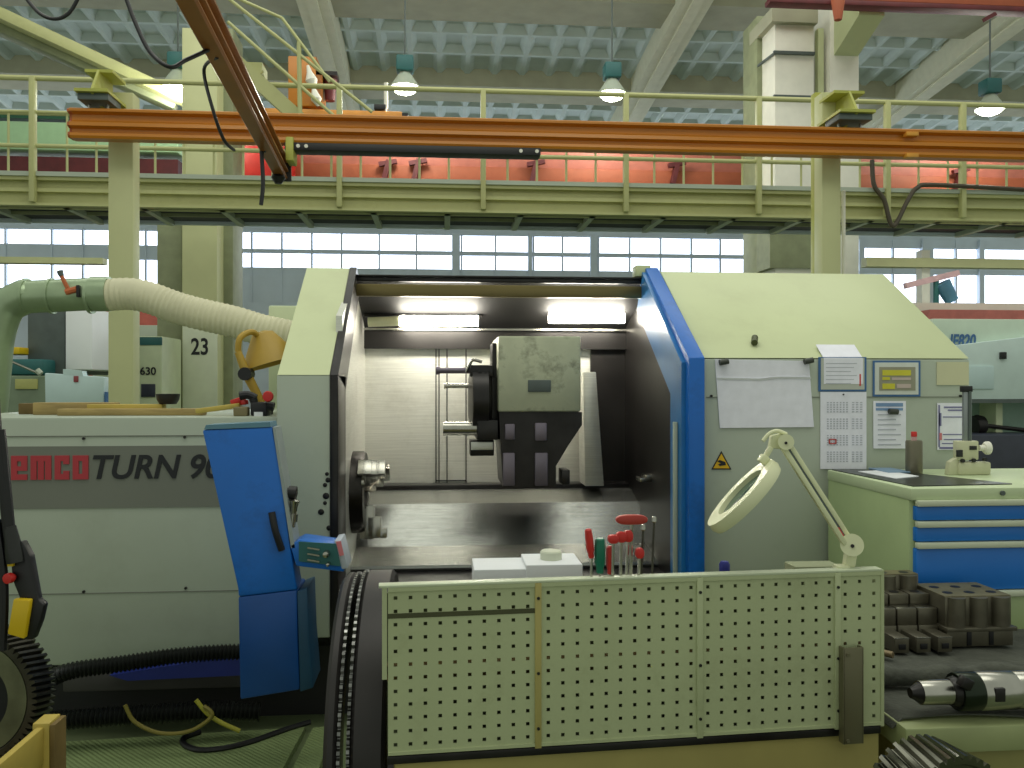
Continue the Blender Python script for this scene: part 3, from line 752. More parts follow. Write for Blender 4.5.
for py in (547, 553, 559):
    q = MB(); q.bar(cp(308, py) - V((0, .012, 0)), cp(320, py + 2) - V((0, .012, 0)), .006, .006); q.build('key_row', STEEL, ks)
q = MB(); q.lathe([(.018, 0), (.018, .02), (.026, .022), (.026, .05), (0, .055)], at(283, 492, YC + .05), (1, 0, -.1), 12); q.build('stop_button', BLACK, co)
q = MB(); q.lathe([(.012, 0), (.012, .02), (.018, .02), (.018, .05), (.012, .05), (.014, .08), (.02, .1), (0, .11)], at(292, 527, YC + .03), (.1, 0, 1), 12); q.build('selector_knob', STEEL, co)

# ================================================================== things on the lathe's left cover
ztop_l = zh
def onT(px, Y): return V((xx(px, Y), Y, ztop_l))
brd = [(22, 72, 404, 4.1, WOODD, 'dark short plank stacked at the hose end of the cover'), (36, 118, 408, 4.0, WOOD, 'reddish plank lying on the machine cover behind the others'), (90, 164, 407, 3.95, WOODY, 'pale plank on top of the cover under the bowl'), (60, 205, 412, 3.88, WOOD, 'long thin slat at the front of the machine cover')]
zst = [0, 0, 0, 0]
for i, (a, b, y, Y, m, lab) in enumerate(brd):
    hgt = [.05, .055, .048, .03][i]
    q = MB(); q.obox(V(((xx(a, Y) + xx(b, Y)) / 2, Y, ztop_l + hgt / 2)), (xx(b, Y) - xx(a, Y), .07, hgt), Matrix.Rotation(math.radians([2, -1, 1.5, -.8][i]), 3, 'Z'), .004)
    q.build('wooden_plank', m, label=lab, cat='plank', group='planks on the machine cover')
p = onT(168, 3.95) + V((0, 0, .048)); bw = MB(); bw.lathe([(.0, 0), (.036, 0), (.048, .02), (.052, .046), (.046, .046), (.034, .01), (0, .01)], p, (0, 0, 1), 24)
bw.build('bowl', BLACK, label='small black bowl standing on the planks', cat='bowl')
p = onT(228, 3.82)
q = MB(); q.bar(onT(196, 3.8) + V((0, 0, .02)), onT(240, 3.8) + V((0, 0, .045)), .03, .022, .006)
q.build('wooden_stick', WOODY, label='light wooden stick lying beside the blue console', cat='stick')
w = thing('work_lamp', 'beige jointed work lamp with ochre shade rising behind the console', 'lamp', onT(258, 3.95))
Yw = 3.95
q = MB(); q.lathe([(.05, 0), (.05, .03), (.02, .05), (0, .05)], onT(262, Yw), (0, 0, 1), 16); q.build('base', BLACK, w)
q = MB(); q.cyl(onT(262, Yw) + V((0, 0, .05)), at(247, 375, Yw), .018, .022, 12); q.build('lower_arm', OCHRE, w)
q = MB(); q.cyl(at(247, 375, Yw), at(238, 352, Yw), .022, .016, 12); q.build('upper_arm', OCHRE, w)
q = MB(); q.cyl(at(247, 374, Yw) - V((0, .05, 0)), at(247, 374, Yw) + V((0, .03, 0)), .03, seg=14); q.build('joint_knob', BLACK, w)
q = MB(); q.tube([at(238, 352, Yw), at(240, 338, Yw), at(252, 332, Yw + .05), at(262, 340, Yw + .1)], .014, 10, 5); q.build('neck', OCHRE, w)
q = MB(); q.lathe([(.02, .10), (.05, .09), (.12, -.02), (.14, -.06), (.13, -.06), (.03, .07)], at(268, 352, Yw + .12), (-.3, 0, 1), 22); q.build('shade', OCHRE, w)
s = thing('spray_gun', 'black trigger spray gun standing on the cover by the console', 'spray gun', onT(254, 3.78))
q = MB(); q.tube([at(240, 396, 3.78), at(248, 395, 3.78), at(256, 398, 3.78)], lambda i: .02 - .001 * i * .3, 10, 6); q.build('barrel', BLACK, s)
q = MB(); q.cyl(at(253, 398, 3.78), at(257, 412, 3.78), .018, .014, 10); q.build('grip', BLACK, s)
q = MB(); q.box(onT(250, 3.74), onT(272, 3.84) + V((0, 0, .06)), .01); q.cyl(onT(268, 3.74) + V((0, 0, .045)), onT(274, 3.74) + V((0, 0, .04)), .02, seg=10); q.build('body', BLACK, s)
q = MB(); q.box(onT(254, 3.735), onT(263, 3.74) + V((0, 0, .018))); q.build('label_strip', WHITE, s)
q = MB(); q.box(onT(233, 3.73), onT(250, 3.79) + V((0, 0, .04)), .006); q.build('stone_block', mat('stone_brown', (124, 114, 82), .8), label='small brown block on the cover edge beside the black gun', cat='block')
q = MB(); q.bar(onT(231, 3.82) + V((0, 0, .055)), onT(245, 3.82) + V((0, 0, .075)), .03, .025, .006); q.bar(onT(236, 3.84) + V((0, 0, .05)), onT(247, 3.8) + V((0, 0, .06)), .02, .02, .004)
q.build('red_pliers', REDP, label='red handled pliers lying on the brown block', cat='pliers')
q = MB(); q.M = Matrix.Translation(at(268, 396.5, YF + .0)) @ Matrix.Rotation(math.radians(-40), 4, 'Y'); q.lathe([(0, -.02), (.02, -.018), (.024, 0), (.02, .01), (0, .012)], (0, 0, 0), (0, -1, 0), 16)
for v in q.bm.verts: pass
q.bm.verts.ensure_lookup_table()
q.build('red_disc', REDP, label='red oval disc stuck on the cream post', cat='disc')

# ================================================================== exhaust duct
YD = 5.08
d = thing('exhaust_duct', 'pale flexible exhaust hose on a grey duct elbow above the headstock', 'duct', at(20, 345, YD))
q = MB(); q.tube([at(-14, 430, YD), at(-8, 370, YD), at(-4, 335, YD), at(6, 308, YD), at(24, 297, YD), at(27, 297, YD)], .098, 18, 6); q.build('elbow', DUCT, d)
q = MB(); q.cyl(at(26, 297, YD), at(92, 294, YD), .094, seg=20); q.build('pipe', DUCT, d)
for px in (27, 52, 91):
    q = MB(); q.cyl(at(px - 1.5, 296, YD), at(px + 1.5, 296, YD), .102, seg=20); q.build('clamp_ring', DUCT, d)
q = MB(); q.cyl(at(92, 294, YD), at(110, 294, YD), .1, seg=20); q.build('coupling', DUCT, d)
q = MB(); q.corr([at(108, 295, YD), at(130, 294, YD), at(150, 298, YD), at(175, 307, YD), at(200, 314, YD), at(235, 322, YD), at(262, 330, YD), at(300, 338, YD)], .092, .0025, .03, 20, 8); q.build('flexible_hose', HOSEW, d)
h = MB(); h.bar(at(61, 275, YD - .1), at(69, 291, YD - .1), .02, .02, .004); h.cyl(at(66, 292, YD - .1), at(77, 289, YD - .1), .018, seg=8)
hh = h.build('valve_lever', COPPER, d)
q = MB(); q.lathe([(.014, 0), (.018, .03), (0, .035)], at(61.5, 276, YD - .1), (-.35, 0, 1), 10); q.build('lever_grip', DGREY, hh)
q = MB(); q.pbox(76, 285, 79, 297, YD - .115, YD - .09, .002); q.build('latch_plate', BLACK, d)

# ================================================================== far machines, left side
Ym = 9.3
m = thing('milling_machine', 'grey boxy machine with a side painted as brightly lit standing beyond the headstock', 'machine', (xx(60, Ym), Ym, 0))
q = MB(); q.pbox(27, 306, 65, 374, Ym, Ym + 1.2, .02); q.build('machine_head', DGREY, m)
q = MB(); q.pbox(65, 308, 92, 370, Ym - .02, Ym + 1.2, .02); q.build('side_door', mat('lit_white_door', (246, 248, 252), .4, var=.02), m)  # white brightened to paint in the light falling on this side
q = MB(); q.box((xx(-60, Ym), Ym - .4, 0), (xx(106, Ym), Ym + .1, zz(20, 376, Ym)), .03); q.build('machine_base', mat('green_grey_machine', (112, 128, 104), .5), m)
q = MB(); q.pbox(-40, 359, 42, 375, Ym - .3, Ym + .5, .03); q.build('table', TEAL, m)
q = MB(); q.pbox(-30, 347, 19, 354, Ym - .2, Ym + .2, .01); q.build('rail_cover', YELB, m)
q = MB(); q.pbox(15, 379, 37, 389, Ym - .42, Ym - .39, .002); q.build('label_plate', mat('label_yellowgreen', (178, 178, 110), .5), m)
q = MB(); q.cyl(at(10, 361, Ym - .45), at(40, 374, Ym - .45), .012, seg=8); q.build('lever', STEEL, m)
q = MB(); q.cyl(at(41, 374, Ym - .45), at(37, 370, Ym - .45), .03, seg=8); q.build('lever_knob', GREYP, m)
Yn = 8.2
m = thing('machine_screen', 'pale blue control screen panel with a small red badge behind the planks', 'screen', at(74, 404, Yn))
q = MB(); q.prism([at(44.5, 373, Yn), at(104, 377, Yn), at(104, 404, Yn), at(45, 404, Yn)], (0, .12, 0), .01); q.build('panel', PALEB, m)
q = MB(); q.prism([at(63, 369, Yn), at(82, 371, Yn), at(83, 376, Yn), at(63, 375, Yn)], (0, .1, 0)); q.build('top_bracket', PALEB, m)
q = MB(); q.pbox(73.5, 376, 78, 382, Yn - .012, Yn, .001); q.build('badge', mat('dull_red', (150, 70, 76), .5), m)
q = MB(); q.box((xx(60, Yn), Yn + .03, 0), (xx(90, Yn), Yn + .1, zz(75, 403, Yn)), .01); q.build('stand', DGREY, m)
q = MB(); q.pbox(104.5, 392, 107, 403, Yn - .02, Yn + .08); q.build('side_grip', INKB, m)
Yk = 11.0
m = thing('numbered_cabinet', 'pale green machine cabinet with teal stripe and black number between the columns', 'cabinet', (xx(130, Yk), Yk, 0))
q = MB(); q.box((xx(96, Yk), Yk, 0), (xx(162, Yk), Yk + .8, zz(130, 336, Yk)), .02); q.build('body', PALEG, m)
q = MB(); q.pbox(96, 337, 162, 345, Yk - .015, Yk, .003); q.build('teal_stripe', TEAL, m)
q = MB(); q.pbox(141, 384, 155, 397, Yk - .02, Yk, .003); q.build('window_port', NAVY, m)
lettering('number', '630', 140, 367, 156, 375, Yk - .01, INKK, m, bold=.002)
q = MB(); q.box((xx(88, 16), 16, 0), (xx(165, 16), 16.5, zz(120, 309, 16)), .02)
q.build('red_machine', mat('faded_red', (190, 96, 84), .6), label='faded red machine glimpsed between the column and the white door', cat='machine')
q = MB(); q.box((xx(92, 14), 14, 0), (xx(160, 14), 14.4, zz(120, 325, 14)), .02)
q.build('grey_machine', GREYP, label='light grey machine in front of the faded red one', cat='machine')

# ================================================================== far machine, right side
Yq = 9.0
m = thing('machining_centre', 'pale green and blue machine with blue lettering beyond the drawer cabinet', 'machine', (xx(990, Yq), Yq, 0))
X0 = xx(938, Yq); X1 = xx(1120, Yq)
q = MB(); q.prism([(X0, Yq + .1, zz(940, 318, Yq)), (X1, Yq + .1, zz(940, 318, Yq)), (X1, Yq + .1, zz(940, 355, Yq)), (X0, Yq + .1, zz(940, 355, Yq))], (0, 1.5, 0), .01); q.build('upper_cover', mat('mint_pale', (214, 232, 214), .5, var=.04), m)
q = MB(); q.prism([at(940, 347, Yq), at(1100, 328, Yq), at(1100, 402, Yq), at(940, 402, Yq)], (0, 1.2, 0), .01); q.build('front_cover', mat('pale_sea_green', (206, 224, 222), .5, var=.04), m)
lettering('lettering', 'IE820', 950, 334, 976, 347, Yq + .08, INKB, m, shear=.15, bold=.003)
q = MB(); q.pbox(940, 366, 994, 389, Yq - .02, Yq + .02, .004); q.build('door_panel', PALEB, m)
q = MB(); q.pbox(1002, 352, 1007, 359, Yq - .05, Yq, .006); q.build('door_knob', BLACK, m)
q = MB(); q.box((X0, Yq + .5, 0), (X1, Yq + 1.3, zz(1000, 400, Yq))); q.build('body', mat('sea_green_dark', (160, 190, 174), .5, var=.1), m)
q = MB(); q.pbox(940, 399, 1100, 403, Yq - .02, Yq + .1); q.build('sill', DGREY, m)
q = MB(); q.pbox(996, 403, 1003, 436, Yq + .2, Yq + .6, .01); q.build('window_post', PALEG, m)
q = MB(); q.lathe([(.0, -.06), (.11, -.05), (.12, .0), (.1, .06), (0, .07)], at(978, 425, Yq + .2), (1, 0, .1), 16); q.build('tool_spindle', DARK, m)
q = MB(); q.cyl(at(980, 425, Yq + .2), at(1040, 432, Yq + .2), .025, seg=8); q.build('tie_rod', DARK, m)
q = MB(); q.box((X0, Yq - .3, 0), (X1, Yq + .2, zz(1000, 435, Yq - .3)), .01); q.build('lower_panel', NAVY, m)
q = MB(); q.box((xx(930, 13), 13, 0), (xx(1060, 13), 13.3, zz(990, 310, 13))); q.build('red_partition', mat('faded_pink_red', (206, 120, 112), .6), label='faded red partition above the pale green machine', cat='partition')
q = MB(); q.box((xx(905, 13.4), 13.4, 0), (xx(1100, 13.4), 13.9, zz(960, 303, 13.4))); q.build('pale_partition', WHITEW, label='pale partition under the bright windows behind the pale green machine', cat='partition')
c = thing('swing_crane', 'small blue motor on a pinkish swing arm before the bright window', 'crane', at(945, 304, 14))
q = MB(); q.bar(at(905, 286, 14), at(958, 273, 14), .1, .1); q.build('arm', mat('pinkish_arm', (206, 170, 176), .6), c)
q = MB(); q.cyl(at(942, 283, 14), at(952, 301, 14), .14, .11, 14); q.build('motor', mat('blue_grey_motor', (74, 122, 150), .5), c)
q = MB(); q.cyl(at(936, 278, 14), at(936, 304, 14), .05, seg=8); q.build('mast', TEAL, c)
q = MB(); q.box((xx(922, 15), 15, 0), (xx(930, 15), 15.2, zz(926, 250, 15))); q.build('column', WHITEW, kind='structure')
q = MB(); q.box((xx(864, 15), 14.9, zz(940, 268, 15)), (xx(1100, 15), 15.1, zz(940, 259, 15))); q.build('trim_6', YCREAM, kind='structure')
q = MB(); q.box((xx(-60, 15), 14.9, zz(50, 264, 15)), (xx(105, 15), 15.1, zz(50, 258, 15))); q.build('trim_7', YCREAM, kind='structure')

# ================================================================== papers on the right cover
YP = YF - .006
def sheet(name, pts, m, lab, cat, Y=YP, parent=None, th=.003, group=None, tagit=True):
    q = MB(); q.prism([at(a, b, Y) for a, b in pts], (0, th, 0))
    return q.build(name, m, parent, label=lab, cat=cat, group=group)
def rect(a, b, c, d): return [(a, b), (c, b), (c, d), (a, d)]
def lines(parent, L, m, nm='print', Y=YP):
    for G in ([[l] for l in L] if len(L) <= 4 else [L]):
        q = MB()
        for a, b, c, d in G: q.prism([at(x, y, Y - .0015) for x, y in rect(a, b, c, d)], (0, .0014, 0))
        q.build(nm, m, parent)
s = sheet('drawing_sheet', [(715, 359), (809, 361), (814, 427), (720, 428)], PAPER, 'large creased white drawing sheet held by two dark magnets', 'paper')
q = MB(); q.prism([at(717, 377.5, YP - .004), at(760, 378.5, YP - .004), at(778, 376.5, YP - .004), at(811, 377, YP - .004), at(811, 379, YP - .002), at(778, 378.5, YP - .002), at(760, 380.5, YP - .002), at(717, 379.5, YP - .002)], (0, .003, 0)); q.build('crease', WHITE, s)
pk = sheet('blue_pocket', rect(818.5, 357, 866.5, 391.5), INKB, 'blue edged clear pocket holding a printed sheet above the calendar', 'pocket')
sheet('pocket_face', rect(821, 358, 864.5, 389.5), mat('pocket_pale', (190, 194, 184), .4), None, None, YP - .002, pk)
# sheet that hangs over the slanted roof into the pocket
zk = zbk; dirs = V((0, YT - YF, ZT - zbk)).normalized()
x0, x1 = xx(823, YF), xx(862, YF)
q = MB()
pA = V((0, YP - .003, zz(842, 384, YF))); pB = V((0, YP - .003, zbk - .0)); pC = V((0, YF - .012, zbk + .012)) + dirs * .10
q.prism([(x0, *pA.yz), (x0, *pB.yz), (x0, *pC.yz), (x0, pC.y + .002, pC.z - .004), (x0, pB.y + .002, pB.z - .002), (x0, pA.y + .002, pA.z)], (x1 - x0, 0, 0))
s = q.build('folded_sheet', PAPER, label='printed sheet bent over the roof edge above the blue pocket', cat='paper')
lines(s, [(826, 363 + 4 * k, 857 - 3 * (k % 3), 363.7 + 4 * k) for k in range(6)], INKG, Y=YP - .0022)
lines(s, [(859.5, 374, 861, 386)], INKR, Y=YP - .0022)
s = sheet('wall_calendar', rect(820.5, 392, 866.5, 469), PAPER, 'white wall calendar with a red day marker hanging below the blue pocket', 'calendar')
for blk in range(4):
    L = []
    yb = 402 + blk * 16.5
    for r in range(5):
        for c_ in range(7): L.append((827 + 3.2 * c_, yb + 2.3 * r, 828.7 + 3.2 * c_, yb + 1.2 + 2.3 * r))
        for c_ in range(3): L.append((852 + 4 * c_, yb + 2.3 * r, 854.4 + 4 * c_, yb + 1 + 2.3 * r))
    lines(s, L, INKG, 'month_print')
q = MB()
for a in (rect(829, 439, 836.5, 440), rect(829, 443, 836.5, 444), rect(829, 439, 830, 444), rect(835.5, 439, 836.5, 444)): q.prism([at(x, y, YP - .004) for x, y in a], (0, .002, 0))
q.build('day_marker', INKR, s)
q = MB(); q.cyl(at(843.5, 394.5, YP - .004), at(843.5, 394.5, YP), .004, seg=8); q.build('pin', BLACK, s)
s = sheet('framed_notice', rect(873, 360.5, 920.5, 396.5), INKB, 'blue framed notice with a yellow and grey table printed on it', 'notice')
sheet('mat_board', rect(875, 362.5, 918.5, 394.5), mat('notice_mat', (212, 216, 210), .5), None, None, YP - .002, s)
sheet('notice_field', rect(879.5, 367, 915.5, 390.5), mat('notice_grey', (150, 148, 130), .6), None, None, YP - .004, s)
lines(s, [(882.5, 370, 911, 375.5), (882.5, 383.5, 895, 389), (882.5, 377, 890, 380)], mat('notice_yellow', (206, 198, 60), .6), Y=YP - .004)
lines(s, [(892, 377.5, 911, 380), (897, 384, 911, 388)], mat('notice_pink', (196, 178, 172), .6), Y=YP - .004)
s = sheet('notice_sheet', rect(873.5, 401, 906, 448.5), PAPER, 'white sheet with blue header under the framed notice', 'paper')
lines(s, [(876, 403, 903, 406.5), (876, 408, 903, 410.5)], mat('header_blue', (120, 150, 190), .7))
lines(s, [(878, 414 + 5 * k, 901 - 5 * (k % 2), 415.2 + 5 * k) for k in range(7)], INKG)
s = sheet('striped_sheet', rect(937.5, 403, 968, 450), PAPER, 'printed sheet with violet lines behind the height gauge column', 'paper')
lines(s, [(944, 406.5, 967, 408), (948, 409.5, 967, 411), (943, 416.5, 967, 417.5), (943, 434, 967, 435), (944, 439, 967, 440), (942, 443, 964, 444), (939.5, 447, 955, 449)], INKV)
lines(s, [(939, 413, 941.5, 426), (938.5, 405, 940, 447)], INKV)
lines(s, [(939.5, 433, 942, 440)], PINK, Y=YP - .001)
def magnet(px, py, ang, lab, Y=YP - .004, tilt=0):
    q = MB(); p = at(px, py, Y); a = math.radians(ang)
    dv = V((math.cos(a), 0, math.sin(a))) * .020
    q.cyl(p - dv + V((0, -.012, 0)), p + dv + V((0, -.012, 0)), .013, seg=14)
    q.build('magnet', mat('magnet_dark', (58, 62, 56), .5, var=.1), label=lab, cat='magnet', group='dark magnets on the right cover')
magnet(723, 362, 10, 'dark magnet on the upper corner of the drawing sheet near the blue door')
magnet(807.5, 361, 12, 'dark magnet on the drawing sheet corner near the blue pocket')
magnet(892, 411.5, -3, 'dark magnet on the blue header of the white sheet')
p = at(754, 347, YF + .1); p = V((xx(754, YF + .16), 0, 0)); tt = .155
p = V((p.x, YF, zbk)) + dirs * .13 + V((0, -.012, .016))
p.x = at(754, 347, p.y).x
q = MB(); q.cyl(p - V((.006, 0, 0)) - dirs * .025, p + V((.012, 0, 0)) + dirs * .025, .015, seg=14); q.build('magnet', mat('magnet_olive', (70, 76, 40), .5, var=.1), label='dark olive magnet alone on the slanted roof', cat='magnet', group='dark magnets on the right cover')

# ================================================================== drawer cabinet
Yc0, Yc1 = 2.98, 3.66
Xc0 = xx(912, Yc0); Xc1 = Xc0 + 1.25
zc1 = zz(912, 488.5, Yc0)
cb = thing('drawer_cabinet', 'tall workshop cabinet with blue drawers and a pale worktop', 'cabinet', ((Xc0 + Xc1) / 2, (Yc0 + Yc1) / 2, 0))
SAGE = mat('sage_cabinet_paint', (168, 186, 136), .45, var=.05)
def zc_(y): return zz(960, y, Yc0)
q = MB(); q.box((Xc0, Yc0 + .02, .05), (Xc1, Yc1, zc1 - .004), .004); q.build('carcass', SAGE, cb)
q = MB(); q.box((Xc0 - .004, Yc0, zc1 - .045), (Xc1, Yc1, zc1), .006); q.build('worktop', mat('sage_top', (190, 204, 164), .45, var=.04), cb)
p = at(1002, 493, Yc0 - .001); q = MB(); q.cyl(p, p - V((0, .008, 0)), .009, seg=12); q.build('lock', DGREY, cb)
HAND = mat('handle_strip', (198, 204, 180), .4, var=.04)
dr = [(506, 520), (527, 541), (548, 590), (597, 634), (640, 690), (696, 752)]
for i, (a, b) in enumerate(dr):
    dd = one('box', (Xc0 + .015, Yc0 - .002, zc_(b)), (Xc1, Yc0 + .03, zc_(a)), .003).build('drawer', BLUE2 if i < 3 else SAGE, cb)
    hz = zc_(a) + .001
    q = MB(); q.box((Xc0 + .015, Yc0 - .018, zc_(a) + .001), (Xc1, Yc0 + .01, zc_(a) + .023), .004); q.build('drawer_handle', HAND, dd)
# on top of it
def T(px, py): return onz(px, py, zc1)
q = MB(); P = [T(832, 470.2), T(884, 470.5), T(1012, 484.5), T(913, 486.8)]; 
P = [V((p.x, min(max(p.y, Yc0 + .02), Yc1 - .01), p.z)) for p in P]
q.prism(P, (0, 0, .004)); q.build('rubber_mat', MATBL, label='black rubber mat lying on the cabinet worktop', cat='mat')
q = MB(); P = [T(858, 473), T(884, 471.6), T(919, 477.8), T(896, 480.2)]; q.prism([p + V((0, 0, .0045)) for p in P], (0, 0, .003)); q.build('loose_paper', WHITE, label='white sheet of paper lying on the black mat', cat='paper')
q = MB(); a = T(884, 471); q.box((xx(880, 3.52), 3.45, zc1 + .0045), (xx(903, 3.52), 3.62, zc1 + .012), .002); q.build('booklet', mat('blue_booklet', (120, 146, 172), .6), label='pale blue booklet lying in front of the flask', cat='booklet')
b0 = V((xx(914, 3.47), 3.47, zc1 + .001)); r = 16 / 2 / FPX * 3.6
fl = thing('flask', 'grey steel flask with a red cap standing on the cabinet', 'flask', b0)
hf = zz(914, 440.5, 3.47) - zc1
q = MB(); q.lathe([(r * .95, 0), (r, .005), (r, hf - .006), (r * .92, hf), (0, hf)], b0, (0, 0, 1), 24); q.build('body', mat('grey_brown_steel', (120, 116, 98), .4, metal=.6, var=.12), fl)
q = MB(); q.lathe([(r * .35, hf), (r * .33, hf + .016), (0, hf + .016)], b0, (0, 0, 1), 14); q.build('neck', mat('pink_neck', (200, 160, 160), .5), fl)
q = MB(); q.lathe([(r * .36, hf + .016), (r * .36, hf + .034), (r * .3, hf + .037), (0, hf + .037)], b0, (0, 0, 1), 14); q.build('cap', REDP, fl)
Yg = 3.40
g0 = V((xx(965, Yg), Yg, zc1))
hg = thing('height_gauge', 'cream measuring stand with a tall grey column on the cabinet worktop', 'height gauge', g0)
INST = mat('instrument_cream', (198, 198, 166), .45, var=.05)
def gp(px, py): return at(px, py, Yg)
zb0 = zc1
q = MB(); q.box((xx(958, Yg), Yg - .01, zb0), (xx(990, Yg), Yg + .04, zz(970, 462, Yg)), .008); q.build('base', INST, hg)
q = MB(); q.prism([V((xx(948, Yg), Yg + .0, zb0)), V((xx(960, Yg), Yg, zb0)), gp(960, 456), gp(950, 462)], (0, .03, 0), .004); q.build('base_wing', INST, hg)
q = MB(); q.pbox(958, 441, 979, 460, Yg - .008, Yg + .03, .005); hd = q.build('slide_head', INST, hg)
q = MB(); q.pbox(957, 450, 963, 457, Yg - .013, Yg - .006, .001); q.pbox(970, 446, 977, 450, Yg - .012, Yg - .007, .001); q.build('display', BLACK, hd)
q = MB(); q.cyl(gp(979, 448), gp(985, 448), .012, seg=12); q.lathe([(.02, 0), (.028, .01), (.028, .02), (0, .025)], gp(984, 448), (1, 0, 0), 16); q.build('hand_wheel', WHITEW, hd)
q = MB(); q.pbox(964, 391, 972, 442, Yg + .005, Yg + .02, .002); q.build('column', mat('gauge_steel', (150, 156, 158), .35, metal=.7), hg)
q = MB(); q.pbox(969, 391, 971.5, 441, Yg + .0, Yg + .006); q.build('scale_strip', DGREY, hg)
q = MB(); q.pbox(963, 386, 973, 392, Yg, Yg + .025, .003); q.build('column_cap', BLACK, hg)
for px, py in ((961, 460.5), (972, 460), (983, 459)):
    q = MB(); q.cyl(gp(px, py) - V((0, .018, 0)), gp(px, py) - V((0, .005, 0)), .008, seg=10); q.build('set_screw', BLACK, hg)

# ================================================================== perforated bench
A = at(387, 752, 2.329 * .9); B = at(881, 727, 2.42 * .9)
ax = V((B.x - A.x, B.y - A.y, 0)); LW = ax.length; ax.normalize(); ang = math.atan2(ax.y, ax.x)
zp0, zp1 = .588, 1.004
RB = Matrix.Rotation(ang, 4, 'Z')
bo = V((A.x, A.y, 0))
be = bpy.data.objects.new('tool_bench', None); COL.objects.link(be); be.location = bo; be.rotation_euler = (0, 0, ang); ORG[be.name] = V((0, 0, 0))
tag(be, 'low tan workbench with a long perforated back panel facing the camera', 'workbench')
# local coords: x along the panel, y away from the camera, z up
def L2W(p): return bo + (RB.to_3x3() @ V(p))
pl = MB()
def perf(x0, x1, z0, z1, nx, nz, mx):
    t = bmesh.new(); hs = .0045
    xs = [x0]; zs = [z0]
    px_ = (x1 - x0) / nx; pz = (z1 - z0) / nz
    for i in range(nx): c_ = x0 + px_ * (i + .5); xs += [c_ - hs, c_ + hs]
    for i in range(nz): c_ = z0 + pz * (i + .5); zs += [c_ - hs, c_ + hs]
    xs.append(x1); zs.append(z1)
    for yy, flip in ((0, False), (.003, True)):
        G = [[t.verts.new((a, yy, b)) for b in zs] for a in xs]
        for i in range(len(xs) - 1):
            for j in range(len(zs) - 1):
                if i % 2 == 1 and j % 2 == 1: continue
                f = [G[i][j], G[i + 1][j], G[i + 1][j + 1], G[i][j + 1]]
                t.faces.new(f[::-1] if flip else f)
    pl._take(t)
u1 = (537 - 387) / 497; 
def lx(px):
    u = (px - 512) / FPX; dv = V((SN + u * CS, CS - u * SN))   # ray in plan meets the panel line
    d = ax.xy; n = V((-d.y, d.x)); t = (A.xy.dot(n)) / dv.dot(n)
    return (dv * t - A.xy).dot(d)
pan = [(lx(388), lx(535), 10), (lx(541), lx(698), 11), (lx(701), lx(836), 10), (lx(838), lx(881), 3)]
q = MB()
for i, (a, b, n) in enumerate(pan):
    pl = MB(); perf(a, b, zp0 + .012, zp1 - .012, n, 12, 0)
    o = pl.build('perforated_panel', PEG, be)
    one('box', (a, -.004, zp0 + .004), (b, .01, zp0 + .012)).build('panel_rim', PEG, o); one('box', (a, -.004, zp1 - .012), (b, .02, zp1 - .002)).build('panel_rim', PEG, o)
for px in (538, 699.5, 837):
    x_ = lx(px); q = MB(); q.box((x_ - .008, -.006, zp0), (x_ + .008, .012, zp1 - .003), .001); sp = q.build('divider_strip', TAN if px == 538 else PEG, be)
    for z_ in (zp0 + .05, (zp0 + zp1) / 2 - .02, zp1 - .04):
        q = MB(); q.cyl((x_, -.006, z_), (x_, -.009, z_), .004, seg=8); q.build('screw', BLACK, sp)
q = MB(); q.box((-.02, -.004, zp1 - .002), (LW + .002, .03, zp1 + .004), .001)
q.build('top_shelf_edge', mat('shelf_edge', (196, 204, 176), .4, var=.05), be)
q = MB(); q.box((-.012, -.002, zp0 + .19), (0, .04, zp1)); q.box((LW - .001, -.002, zp0), (LW + .008, .04, zp1)); q.build('side_flange', PEG, be)
q = MB(); q.box((0, .06, zp0 - .01), (LW, .075, zp1 - .03)); q.build('hole_shade_sheet', mat('bench_shadow_sheet', (84, 90, 66), .7), be)  # added sheet, its dark tone stands for the shade behind the holes
q = MB(); q.box((0, .0, zp0 - .02), (LW, .04, zp0), .002); q.build('lower_rail', DARK, be)
q = MB(); q.box((.02, .012, 0.0), (LW - .0, .03, zp0 - .02)); q.build('front_board', TAN, be)
q = MB(); q.box((0, .03, .76), (LW - .01, .52, .80), .004); q.build('bench_top', WOODD, be)
for x_ in (.03, LW - .07):
    for y_ in (.08, .46):
        q = MB(); q.box((x_, y_, 0), (x_ + .05, y_ + .05, .76), .003); q.build('leg', TAN, be)
q = MB(); q.box((.02, .49, 0), (LW - .02, .51, .76)); q.build('back_board', TAN, be)
# dirty horizontal groove
q = MB(); q.box((pan[0][0], -.0012, zp0 + .338), (pan[0][1], .0, zp0 + .35)); q.build('grease_mark', mat('grease', (70, 72, 44), .6), be)
# steel bracket strip standing against the panel
xa, xb = lx(837.5), lx(857.5)
q = MB()
q.box((xa, -.03, zp0 - .03), (xb, -.024, zp0 + .222), .002); q.box((xa, -.03, zp0 - .03), (xa + .005, -.006, zp0 + .222), .001); q.box((xb - .005, -.03, zp0 - .03), (xb, -.006, zp0 + .222), .001)
for z_ in (zp0 + .205, zp0 - .02): q.cyl((xa + .012, -.03, z_), (xa + .012, -.034, z_), .005, seg=8)
o = q.build('angle_bracket', mat('grey_brown_metal', (112, 108, 84), .45, metal=.4, var=.1), be)

zs = zp1 + .004
def edge(px, y=.02):
    return L2W((lx(px), y, zs))
def edgep(px, py, y=.02):
    b = edge(px, y); return at(px, py, b.y)
